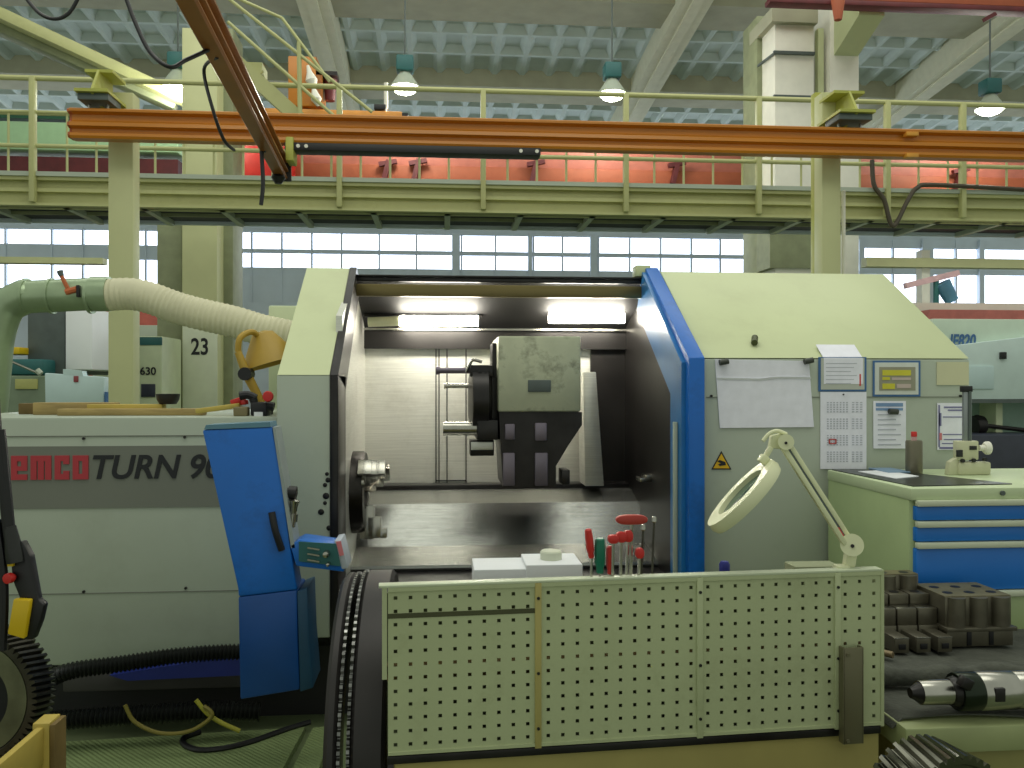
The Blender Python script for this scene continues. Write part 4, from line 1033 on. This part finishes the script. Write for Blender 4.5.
# tools standing in the top edge
def vtool(name, px, pyh0, pyh1, r, m, shank_px, lab, cat, group=None, y=.02, lean=0):
    b = edge(shank_px, y); t = thing(name, lab, cat, b, group)
    top = at(px, pyh0, b.y); mid = at(px + lean, pyh1, b.y)
    L = (top - mid).length
    q = MB(); q.lathe([(r * .6, 0), (r * .75, L * .06), (r * .7, L * .15), (r, L * .3), (r * 1.02, L * .7), (r * .9, L * .96), (r * .6, L), (0, L)], mid, top - mid, 8); q.build('handle', m, t)
    q = MB(); q.cyl(b - V((0, 0, .05)), mid, .0035, seg=10); q.build('blade', STEEL, t)
    return t
vtool('screwdriver', 588, 529, 558, .010, REDP, 593, 'red handled screwdriver standing nearest the white box', 'screwdriver', 'screwdrivers in the bench edge', lean=3.5)
vtool('screwdriver', 600, 538, 573, .014, GREENP, 601, 'green handled screwdriver standing beside the red one', 'screwdriver', 'screwdrivers in the bench edge')
vtool('screwdriver', 610, 546, 574, .010, REDP, 611, 'red handled screwdriver half hidden behind the smallest keys', 'screwdriver', 'screwdrivers in the bench edge', y=.03)
def tkey(px, py, wpx, hpx, shank_px, lab, m=REDP, y=.02, r=.004):
    b = edge(shank_px, y); t = thing('hex_key', lab, 'hex key', b, 'hex keys in the bench edge')
    c_ = at(px, py, b.y); w_ = wpx / FPX * b.y / 2; h_ = hpx / FPX * b.y / 2
    q = MB(); n = 14
    pts = []
    for k in range(n): a_ = 2 * PI * k / n; pts.append(V((c_.x + w_ * math.copysign(abs(math.cos(a_)) ** .7, math.cos(a_)), b.y - .009, c_.z + h_ * math.copysign(abs(math.sin(a_)) ** .8, math.sin(a_)))))
    q.prism(pts, (0, .018, 0), .003); q.build('handle', m, t)
    q = MB(); q.cyl(b - V((0, 0, .05)), c_ - V((0, 0, h_ * .6)), r, seg=6); q.build('shank', STEEL, t)
tkey(613, 539, 11, 9, 614, 'smallest red hex key, first of the close row of three')
tkey(621, 537, 11, 11, 623, 'middle red hex key of the close row of three', y=.025)
tkey(628, 536, 10, 12, 628.5, 'red hex key standing beside the tall one in the close row', y=.03)
tkey(631.5, 519.5, 33, 10, 634, 'tallest hex key with a wide dull red T handle', mat('dull_red_plastic', (168, 52, 42), .45), y=.035, r=.005)
tkey(639.5, 553, 9, 11, 640, 'short hex key with a round red handle near the blue door', y=.02)
for px, py, lab in ((643, 531, 'thin dark rod standing behind the round red key'), (654, 523, 'tall dark rod standing nearest the blue door')):
    b = edge(px + 2, .04); t = thing('steel_rod', lab, 'rod', b, 'dark rods in the bench edge')
    top = at(px, py, b.y)
    q = MB(); q.cyl(b - V((0, 0, .05)), top, .003, seg=8); q.build('rod', GEARM, t)
    q = MB(); q.lathe([(.003, 0), (.007, .004), (.006, .016), (0, .018)], top, (0, 0, 1), 8); q.build('tip', STEEL, t)
# white boxes and caps on the bench behind the panel
Yx = 2.36
bx = thing('white_box', 'flat white cardboard box standing on the bench behind the panel', 'box', V((xx(528, Yx), Yx, .801)))
q = MB(); q.box((xx(474, Yx), Yx, .801), (xx(528, Yx), Yx + .16, zz(528, 569, Yx)), .002); q.box((xx(526, Yx), Yx - .01, .801), (xx(582, Yx), Yx + .15, zz(528, 564.5, Yx)), .002); q.build('carton', WHITE, bx)
q = MB(); c_ = V((xx(551, Yx + .07), Yx + .07, zz(528, 565, Yx))); q.lathe([(.031, 0), (.031, .022), (.028, .026), (0, .026)], c_, (0, 0, 1), 22); q.build('plastic_tub', mat('lid_white', (206, 210, 190), .5), label='round white plastic tub standing on the white box', cat='tub')
bb = thing('blue_bottle', 'small bottle with a dark blue cap behind the panel', 'bottle', V((xx(724.5, 2.42), 2.42, .801)))
b0 = V((xx(724.5, 2.42), 2.42, .801)); zt_ = zz(724.5, 573, 2.42) - .801
q = MB(); q.lathe([(.02, 0), (.022, .003), (.022, max(zt_ - .025, .02)), (.012, zt_ - .008), (.012, zt_), (0, zt_)], b0, (0, 0, 1), 16); q.build('body', WHITE, bb)
q = MB(); q.lathe([(.0155, zt_), (.0155, zt_ + .026), (.011, zt_ + .034), (0, zt_ + .035)], b0, (0, 0, 1), 16); q.build('cap', mat('navy_cap', (34, 40, 130), .4), bb)
q = MB(); q.box((xx(795, 2.42), 2.42, .801), (xx(842, 2.42), 2.5, zz(815, 566.5, 2.42)), .004); q.build('steel_plate', COLGR, label='grey-green plate lying behind the foot of the magnifier lamp', cat='plate')

# ---- magnifier lamp
bl_ = edge(848, .03)
Ya = bl_.y
mg = thing('magnifier_lamp', 'cream jointed magnifier lamp clamped on the bench edge', 'lamp', bl_)
def ap(px, py, dy=0): return at(px, py, Ya + dy)
q = MB(); q.box(bl_ + V((-.018, -.012, -.03)), bl_ + V((.018, .02, .006)), .004); q.build('clamp', LAMPW, mg)
q = MB(); q.prism([ap(845, 571), ap(855, 571), ap(858, 553), ap(848, 553)], (0, .025, 0), .003); q.build('foot', LAMPW, mg)
q = MB(); q.cyl(ap(852, 545, -.02), ap(852, 545, .04), .030, seg=24); lw = q.build('lower_joint', LAMPW, mg)
q = MB(); q.cyl(ap(852.5, 546, -.024), ap(852.5, 546, -.02), .005, seg=10); q.build('joint_screw', DARK, lw)
for off, dy in ((-3.0, -.006), (3.0, .012)):
    q = MB(); q.bar(ap(786 + off, 446 - off * .5, dy), ap(848 + off, 543 - off * .5, dy), .016, .014, .003); q.build('arm_bar', LAMPW, mg)
q = MB(); q.bar(ap(786, 446, .008), ap(848, 543, .008), .012, .006); q.build('arm_spring', DGREY, mg)
q = MB(); q.cyl(ap(843, 536, -.002), ap(838, 528, -.002), .0035, seg=8); q.build('red_wire', REDP, mg)
q = MB(); q.cyl(ap(786, 442, -.025), ap(786, 442, .035), .021, seg=22); q.prism([ap(772, 436), ap(788, 432), ap(788, 450), ap(770, 448)], (0, .02, 0), .003); uj = q.build('upper_joint', LAMPW, mg)
q = MB(); q.cyl(ap(786, 443, -.029), ap(786, 443, -.025), .004, seg=10); q.build('joint_screw', DARK, uj)
q = MB(); q.tube([ap(763, 441), ap(769, 434), ap(777, 431), ap(786, 434)], .0055, 8, 5); q.build('grab_handle', LAMPW, mg)
q = MB(); q.bar(ap(771, 447), ap(764, 459), .014, .014, .003); q.bar(ap(766, 456), ap(761, 463), .024, .024, .004); q.build('neck', LAMPW, mg)
# ring head: an annulus tilted so that it is seen as a narrow ellipse
hc = ap(744, 496); e1 = (ap(776, 462) - ap(713, 531)).normalized(); 
nrm = V((math.sin(math.radians(0)), 0, 0)); side = V((e1.z, 0, -e1.x))
e2 = (side * .12 + V((0, .96, 0))).normalized(); n_ = e1.cross(e2).normalized()
La = (ap(776, 462) - ap(713, 531)).length / 2
def ringhead(ro, ri, h0, h1, k2):
    t = MB(); tb = bmesh.new(); R_ = []
    for (ra, h) in ((ri, h0), (ro * .96, h0), (ro, h0 * .6 + h1 * .4), (ro * .97, h1), (ri, h1)):
        R_.append([tb.verts.new(hc + e1 * (ra * math.cos(2 * PI * k / 40)) + e2 * (ra * k2 * math.sin(2 * PI * k / 40)) + n_ * h) for k in range(40)])
    for A_, B_ in zip(R_, R_[1:] + R_[:1]):
        for k in range(40): tb.faces.new((A_[k], A_[(k + 1) % 40], B_[(k + 1) % 40], B_[k]))
    bmesh.ops.recalc_face_normals(tb, faces=tb.faces); t._take(tb); return t
h = ringhead(La * 1.0, La * .64, -.016, .016, .85).build('ring_head', LAMPW, mg)
tb = MB(); t = bmesh.new(); A_ = [t.verts.new(hc + e1 * (La * .6 * math.cos(2 * PI * k / 40)) + e2 * (La * .51 * math.sin(2 * PI * k / 40)) - n_ * .004) for k in range(40)]; f = t.faces.new(A_)
ex = bmesh.ops.extrude_face_region(t, geom=[f]); bmesh.ops.translate(t, vec=n_ * .008, verts=[v for v in ex['geom'] if isinstance(v, bmesh.types.BMVert)]); bmesh.ops.recalc_face_normals(t, faces=t.faces); tb._take(t); tb.build('lens', GLASS, h)

# ================================================================== right bench with cloth, jaws, spindle
zt2 = .60
tb0 = onz(905, 745, zt2)
yb0 = 2.14; xb0 = xx(906, yb0)
tbn = thing('steel_table', 'low green-grey table under the dark cloth beside the perforated bench', 'table', (xb0 + .7, 2.5, 0))
q = MB(); q.box((xb0, yb0, zt2 - .075), (xb0 + 1.3, 2.95, zt2 - .006), .006); q.build('tabletop', TABLEP, tbn)
q = MB(); q.box((xb0 + .03, yb0 + .03, 0), (xb0 + 1.27, 2.9, zt2 - .075), .006); q.build('body', mat('olive_table', (140, 136, 78), .55, var=.1), tbn)
# cloth
def cloth():
    t = bmesh.new(); NX, NY = 44, 30; G = []
    x0, x1 = xb0 - .012, xb0 + 1.28; y0, y1 = yb0 + .03, 2.93
    for i in range(NX + 1):
        row = []
        for j in range(NY + 1):
            x_ = x0 + (x1 - x0) * i / NX; y_ = y0 + (y1 - y0) * j / NY
            z_ = zt2 + .004 + .006 * abs(math.sin(x_ * 9 + y_ * 5)) * abs(math.sin(y_ * 7 - x_ * 3))
            # gentle bump along the front and hanging end
            if x_ < xb0 + .0: z_ -= (xb0 - x_) * 2.2; 
            y2 = y_ + .02 * math.sin(x_ * 6) * (1 - j / NY)
            row.append(t.verts.new((x_, y2, z_)))
        G.append(row)
    for i in range(NX):
        for j in range(NY): t.faces.new((G[i][j], G[i + 1][j], G[i + 1][j + 1], G[i][j + 1]))
    ex = bmesh.ops.extrude_face_region(t, geom=t.faces[:])
    bmesh.ops.translate(t, vec=(0, 0, -.004), verts=[v for v in ex['geom'] if isinstance(v, bmesh.types.BMVert)])
    bmesh.ops.recalc_face_normals(t, faces=t.faces)
    q = MB(); q._take(t); return q
cloth().build('felt_cloth', CLOTH, label='dark grey felt cloth spread over the low table', cat='cloth', ang=60)
# rolled cloth behind the spindle
zt3 = zt2 + .012
q = MB(); P = [V((xb0 + .02 + .06 * k, 2.40 + .008 * math.sin(k * 1.3), zt3 + .026 + .004 * math.sin(k * 2))) for k in range(21)]
q.tube(P, lambda i: .028 + .004 * math.sin(i * .7), 12, 3); q.build('rolled_cloth', CLOTH, label='dark rolled up cloth lying behind the steel spindle', cat='cloth')
# spindle tool
ys = 2.195; rs = 19.5 / FPX * ys * 1.02; zs_ = zt3 + rs + .004
sp = thing('milling_spindle', 'bright round steel spindle with a dark collar lying on the cloth', 'spindle', (xx(980, ys), ys, zt3 + .004))
def sx(px): return xx(px, ys)
def seg_(a, b, r0, r1, m, nm, parent=None):
    q = MB(); q.lathe([(0, 0), (r0 * .97, 0), (r0, .003), (r1, sx(b) - sx(a) - .003), (r1 * .97, sx(b) - sx(a)), (0, sx(b) - sx(a))], (sx(a), ys, zs_), (1, 0, 0), 32); return q.build(nm, m, parent or sp)
seg_(910, 920, rs * .28, rs * .55, DARK, 'pilot')
seg_(919, 950, rs * .62, rs * .66, STEEL, 'nose')
seg_(949, 956, rs * .72, rs * .8, DARK, 'collar_step')
seg_(955, 976, rs * .98, rs, mat('dark_green_steel', (44, 52, 42), .25, metal=.8, var=.2), 'collar')
bd = seg_(976, 1012, rs, rs, STEEL, 'body')
seg_(1012, 1075, rs * .97, rs * .97, STEEL, 'rear_body')
q = MB(); q.obox((sx(988), ys - rs * .93, zs_ + rs * .12), (sx(993) - sx(983), .012, rs * .72), None, .003); q.build('key_slot', DARK, bd)
q = MB(); q.obox((sx(955), ys - .045, zs_ + rs * .78), (.03, .03, .03), Matrix.Rotation(.5, 3, 'Y'), .004); q.build('drive_lug', DARK, sp)

# chuck jaws
JM = mat('jaw_steel', (108, 104, 90), .4, metal=.7, var=.2, scale=15)
JT = mat('jaw_top', (118, 112, 84), .5, metal=.4, var=.2, scale=15)
def jaw_proto(loc):
    """stepped chuck jaw, length along y, three guide ribs at the front"""
    c_ = thing('chuck_jaw', 'x', 'chuck jaw', loc, 'chuck jaws on the cloth')
    o = V(loc)
    q = MB(); w_ = JW - .004
    q.box(o + V((-w_ / 2, .045, 0)), o + V((w_ / 2, .17, .062)), .002)
    q.box(o + V((-w_ * .36, -.05, 0)), o + V((w_ * .36, .05, .05)), .002)
    q.box(o + V((-w_ / 2, .05, .062)), o + V((w_ / 2, .17, .118)), .002)
    q.box(o + V((-w_ / 2, .10, .118)), o + V((w_ / 2, .17, .155)), .002)
    q.build('body', JM, c_)
    q = MB(); q.box(o + V((-.012, -.053, .012)), o + V((.012, -.05, .03)), .001); q.build('key_slot', BLACK, c_)
    q = MB(); q.lathe([(.016, 0), (.016, .002), (.011, .0021), (0, .0021)], o + V((0, .135, .1545)), (0, 0, 1), 14); q.build('bolt_hole', BLACK, c_)
    q = MB(); q.box(o + V((-w_ / 2, .055, .1182)), o + V((w_ / 2, .095, .1195)), .0004); q.build('ground_face', STEEL, c_)
    q = MB(); q.box(o + V((-w_ * .36, -.0505, .046)), o + V((w_ * .36, -.047, .0505)), .0003); q.build('bright_edge', STEEL, c_)
    return c_
zj = zt3 + .006; JW = .072
def jx(px, Y): return xx(px, Y)
Yj = 2.72
j0 = jaw_proto(V((jx(894, Yj), Yj, zj))); j0['label'] = 'front stepped chuck jaw nearest the perforated panel'
w_ = JW + .002
dup(j0, V((jx(894, Yj) + w_ * 1, Yj, zj)), 'middle stepped chuck jaw of the front three on the cloth')
dup(j0, V((jx(894, Yj) + w_ * 2, Yj, zj)), 'stepped chuck jaw of the front three next to the tall block')
BW = .078
def block(loc, n, lab, h=.165, dep=.2):
    o = V(loc); c_ = thing('jaw_block', lab, 'jaw block', o, 'steel jaw blocks on the cloth')
    W = BW * n
    q = MB(); q.box(o + V((-BW / 2, 0, 0)), o + V((W - BW / 2, dep, .055)), .002)
    q.box(o + V((-BW / 2 - .006, -.012, .052)), o + V((W - BW / 2 + .008, dep, .066)), .002)
    q.box(o + V((-BW / 2, .01, .066)), o + V((W - BW / 2, dep, h)), .002)
    for k in range(n):
        q.cyl(o + V((BW * k, .014, .066)), o + V((BW * k, .014, h - .001)), BW * .4, seg=16)
    q.build('body', JM, c_)
    q = MB(); q.box(o + V((-BW / 2, .012, h)), o + V((W - BW / 2, dep, h + .002))); q.build('top_face', JT, c_)
    for k in range(n):
        for y_ in ((.06, .14) if dep > .1 else (.04,)):
            q = MB(); q.lathe([(.017, 0), (.017, .001), (0, .001)], o + V((BW * k, y_, h + .0018)), (0, 0, 1), 14); q.build('bolt_hole', BLACK, c_)
    for k in range(n - 1):
        q = MB(); q.box(o + V((BW * k + BW / 2 - .008, -.003, .004)), o + V((BW * k + BW / 2 + .008, .004, .05)), .001); q.build('slot', BLACK, c_)
    return c_
block(V((jx(958, 2.72) + .0, 2.72, zj)), 3, 'tall three-hole steel jaw block in front of the blue drawers')
block(V((jx(889, 2.88), 2.885, zj)), 2, 'rear steel jaw block behind the stepped jaws', h=.205, dep=.075)
q = MB(); q.cyl(V((jx(862, 2.66), 2.72, zj + .012)), V((jx(893, 2.62), 2.62, zj + .012)), .011, seg=12); q.build('steel_pin', mat('brown_pin', (120, 104, 76), .5, metal=.4), label='short brown pin lying on the cloth by the front jaw', cat='pin')

# ================================================================== gears
def make_gear(c_, axis, R, w_, n, tw, dep, bore, lab, stand=None, nm='gear_wheel', rim=GEARM, grp='loose gear wheels', face_in=.008, extras=True, hub=None):
    t = thing(nm, lab, 'gear', V(c_) - V((0, 0, R)), grp)
    q = MB(); q.gear(c_, axis, R, w_, n, tw, dep, bore, 5, face_in); q.build('toothed_rim', rim, t)
    if extras:
        d_ = V(axis).normalized()
        for s_ in (-1, 1):
            q = MB(); ro = R * hub[0] if hub else bore * 1.25; q.lathe([(bore, 0), (ro, 0), (ro, .006), (bore, .006), (bore, 0)], V(c_) + d_ * (s_ * (w_ / 2 - face_in + (.0 if s_ > 0 else -.006))), d_, 48); q.build('hub_ring', hub[1] if hub else STEEL, t)
    return t
# gear standing in the yellow crate
cr_z = .585
axg = V((math.sin(math.radians(-6)), -math.cos(math.radians(-6)), 0))
gc = at(-19, 693, 2.62); Rg = .196; zg0 = gc.z - Rg
make_gear(gc, axg, Rg, .10, 64, .12, .015, .11, 'dark steel helical gear standing behind the yellow crate', rim=GEARM, hub=(.84, GEARF))
one('box', (gc.x - .2, 2.53, .031), (gc.x + .12, 2.72, zg0), .006).build('timber_block', WOODD, label='dark timber block under the gear behind the yellow crate', cat='block')
# yellow crate
kx1 = xx(52, 2.45); 
cr = thing('wooden_crate', 'yellow wooden crate with a white label in front of the gear', 'crate', (kx1 - .3, 2.1, 0))
q = MB(); q.box((kx1 - .02, 1.55, .47), (kx1, 2.45, .57), .004); q.build('side_rail', WOODY, cr)
q = MB(); q.box((kx1 - .03, 2.40, .031), (kx1 + .015, 2.47, .58), .004); q.build('corner_post', WOODY, cr)
q = MB(); q.box((kx1 + .0155, 2.40, .031), (kx1 + .03, 2.47, .575), .002); q.build('grey_batten', WOODD, cr)
q = MB(); q.box((kx1 - .016, 1.55, .031), (kx1 - .004, 2.40, .47), .002); q.build('side_board', WOODY, cr)
q = MB(); q.box((kx1 - .7, 2.42, .031), (kx1 - .03, 2.45, .3), .003); q.build('end_board', WOODY, cr)
q = MB(); q.box((kx1 - .7, 1.55, .22), (kx1 - .02, 2.42, .25)); q.build('deck', WOODD, cr)
q = MB(); q.box((kx1 - .004, 2.14, .2), (kx1 - .001, 2.34, .455), .0008); lb = q.build('white_label', WHITE, cr)
q = MB(); q.box((kx1 - .001, 2.27, .38), (kx1 + .0005, 2.29, .43)); q.build('print', INKK, lb)
# gear in the lower corner by the table
gc2 = at(935, 812, 1.78)
R2 = 70 / FPX * 1.78
make_gear(gc2, V((.25, -1, 0)), R2, .12, 40, .22, .010, .05, 'shiny helical gear peeping over the lower edge in front of the table', rim=mat('bright_gear', (110, 110, 100), .22, metal=1, var=.2))
zst_ = gc2.z - R2
q = MB(); q.box((gc2.x - .14, gc2.y - .12, 0), (gc2.x + .14, gc2.y + .12, zst_ - .001), .01); q.build('wooden_stool', WOODD, label='wooden stool block carrying the shiny gear before the table', cat='stool')
# two big ring gears standing on edge beside the perforated bench
Yr = 2.58
for pxa, pxb, Rr, lab in ((331, 344, .462, 'large dark ring gear standing on edge beside the blue console'), (356, 389, .465, 'broad dark ring gear standing on edge against the perforated bench')):
    xa_, xb_ = xx(pxa, 2.3), xx(pxb, 2.3)
    c_ = V(((xa_ + xb_) / 2, Yr, Rr + .001))
    t = thing('ring_gear', lab, 'gear', (c_.x, c_.y, 0), 'large ring gears standing on edge')
    w2 = (xb_ - xa_) / 2
    q = MB(); q.lathe([(Rr - .12, -w2), (Rr - .012, -w2), (Rr, -w2 + .01), (Rr, w2 - .01), (Rr - .012, w2), (Rr - .12, w2), (Rr - .12, -w2)], c_, (1, 0, 0), 96)
    q.build('wheel', mat('black_ring_steel', (40, 37, 37), .5, metal=.3, var=.3), t)
    e_ = 1 if pxa < 350 else -1
    q = MB(); q.gear(c_ + V((e_ * (w2 + .004), 0, 0)), (1, 0, 0), Rr + .001, .008, 130, .0, .009, .38, 1, .0); q.build('toothed_edge', mat('edge_steel', (120, 120, 118), .25, metal=1, var=.6, scale=40), t)

# ================================================================== crane pendant
Yp = 1.95
pn = thing('crane_pendant', 'black and yellow crane pendant control hanging on its cable before the lathe', 'pendant', at(25, 640, Yp))
def pp(px, py): return at(px, py, Yp)
q = MB(); q.tube([V((xx(-60, Yp), Yp, 3.3)), pp(-8, 384), pp(-1, 430), pp(5, 490), pp(9, 530), pp(12, 548)], .013, 10, 6); q.build('cable', BLACK, pn)
q = MB(); q.lathe([(.013, .08), (.016, .05), (.019, .02), (.019, 0)], pp(16, 562), pp(10, 528) - pp(16, 562), 14); q.build('cable_gland', RUBBER, pn)
q = MB(); q.prism([pp(9, 545), pp(22, 541), pp(30, 556), pp(38, 600), pp(44, 605), pp(40, 622), pp(33, 640), pp(20, 640), pp(20, 600), pp(12, 580)], (0, .025, 0), .004); bdy = q.build('housing', BLACK, pn)
q = MB(); q.prism([pp(17, 597), pp(34, 598), pp(28, 637), pp(11, 632)], (0, -.018, 0), .004); q.build('yellow_face', YELB, bdy)
q = MB(); q.lathe([(.008, 0), (.008, .006), (.012, .008), (.011, .018), (0, .02)], pp(13, 577), (-.25, -1, 0), 16); q.build('stop_button', REDP, bdy)
q = MB(); q.obox(pp(12, 563) - V((0, .004, 0)), (.012, .01, .012), None, .001); q.build('indicator', YELB, bdy)
q = MB(); q.tube([pp(-4, 520), pp(2, 560), pp(4, 600), pp(2, 650)], .01, 8, 5); q.build('second_cable', BLACK, pn)

# ================================================================== hoses and plates at the foot of the lathe
q = MB(); q.corr([at(40, 690, 3.5), at(52, 678, 3.5), at(75, 670, 3.5), at(120, 664, 3.52), at(175, 656, 3.55), at(235, 652, 3.58), at(280, 655, 3.6)], .03, .005, .016, 12, 10); q.build('corrugated_hose', RUBBER, label='black corrugated hose curving along the foot of the headstock', cat='hose')
q = MB(); q.corr([at(40, 722, 3.55), at(90, 718, 3.55), at(150, 714, 3.56), at(210, 711, 3.58), at(260, 712, 3.6)], .034, .006, .018, 12, 10); q.build('corrugated_hose', RUBBER, label='black corrugated hose lying low just above the tread plate', cat='hose')
zf = .03
def F_(px, py): return onz(px, py, zf + .008)
cable([F_(310, 722), F_(290, 728), F_(270, 735), F_(250, 742), F_(225, 748), F_(200, 750), F_(185, 745), F_(184, 738), F_(200, 732)], .012, 'black cable looping over the tread plate', nm='floor_cable')
cable([at(125, 705, 3.45), at(135, 722, 3.45), at(160, 733, 3.45), at(190, 731, 3.45), at(212, 716, 3.45), at(204, 706, 3.46)], .008, 'thin dull yellow cable drooping under the headstock', mat('dull_yellow', (120, 110, 44), .5), 'floor_cable')
cable([at(196, 700, 3.47), at(208, 714, 3.47), at(222, 723, 3.47), at(240, 731, 3.47)], .009, 'short bright yellow cable crossing below the console', mat('bright_yellow_green', (160, 156, 50), .5), 'floor_cable')
q = MB(); a_ = onz(20, 765, zf); q.prism([onz(-40, 748, zf), onz(305, 727, zf), V((onz(305, 727, zf).x - .12, 1.6, zf)), V((-2.2, 1.6, zf))], (0, 0, -.03)); q.build('tread_plate', TREAD, label='large green tread plate on the floor in front of the headstock', cat='plate')
q = MB(); p0 = onz(330, 712, zf + .03); p1 = onz(309, 727, zf + .03)
q.prism([V((p1.x + .01, p1.y + .04, zf + .01)), V((p1.x + .09, p1.y + .06, zf + .01)), V((p1.x + .09, 1.6, zf + .01)), V((p1.x - .1, 1.6, zf + .01))], (0, 0, -.04)); q.build('tread_plate', TREAD, label='narrow green plate slanting beside the large ring gears', cat='plate')

# ================================================================== light
def area(loc, target, sx_, sy_, e, col):
    l = bpy.data.lights.new('hall_light', 'AREA'); l.shape = 'RECTANGLE'; l.size = sx_; l.size_y = sy_; l.energy = e; l.color = col
    o = bpy.data.objects.new('hall_light', l); COL.objects.link(o); o.location = loc
    o.rotation_euler = (V(target) - V(loc)).to_track_quat('-Z', 'Y').to_euler(); return o
area((0, 2.4, 6.5), (0, 3.4, 0), 7, 2.5, 135, (1, 1, .88))
area((1, 9, 9), (1, 10.5, 3), 14, 4, 330, (1, 1, .90))
area((2, 26.4, 5.6), (2, 8, 6.2), 34, 3.2, 650, (.92, .97, 1))
for px, py in ((405, 91), (612, 98), (990, 114), (178, 88)):
    l = bpy.data.lights.new('lamp_glow', 'POINT'); l.energy = 110; l.color = (.98, 1, .88); l.shadow_soft_size = .3
    o = bpy.data.objects.new('lamp_glow', l); COL.objects.link(o); o.location = at(px, py + 8, 13.0)
wd = bpy.data.worlds.new('World'); sc.world = wd; wd.use_nodes = True
bg = wd.node_tree.nodes['Background']; bg.inputs[0].default_value = (.93, 1.0, .86, 1); bg.inputs[1].default_value = .52
# camera
cd = bpy.data.cameras.new('Camera'); co_ = bpy.data.objects.new('Camera', cd); COL.objects.link(co_)
co_.location = (0, 0, EYE); co_.rotation_euler = (PI / 2, 0, -PSI); cd.sensor_width = 36; cd.lens = FPX * 36 / 1024; cd.clip_end = 200
sc.camera = co_
sc.view_settings.view_transform = 'Standard'; sc.view_settings.look = 'None'; sc.view_settings.exposure = 0; sc.view_settings.gamma = 1
sc.view_settings.use_curve_mapping = False
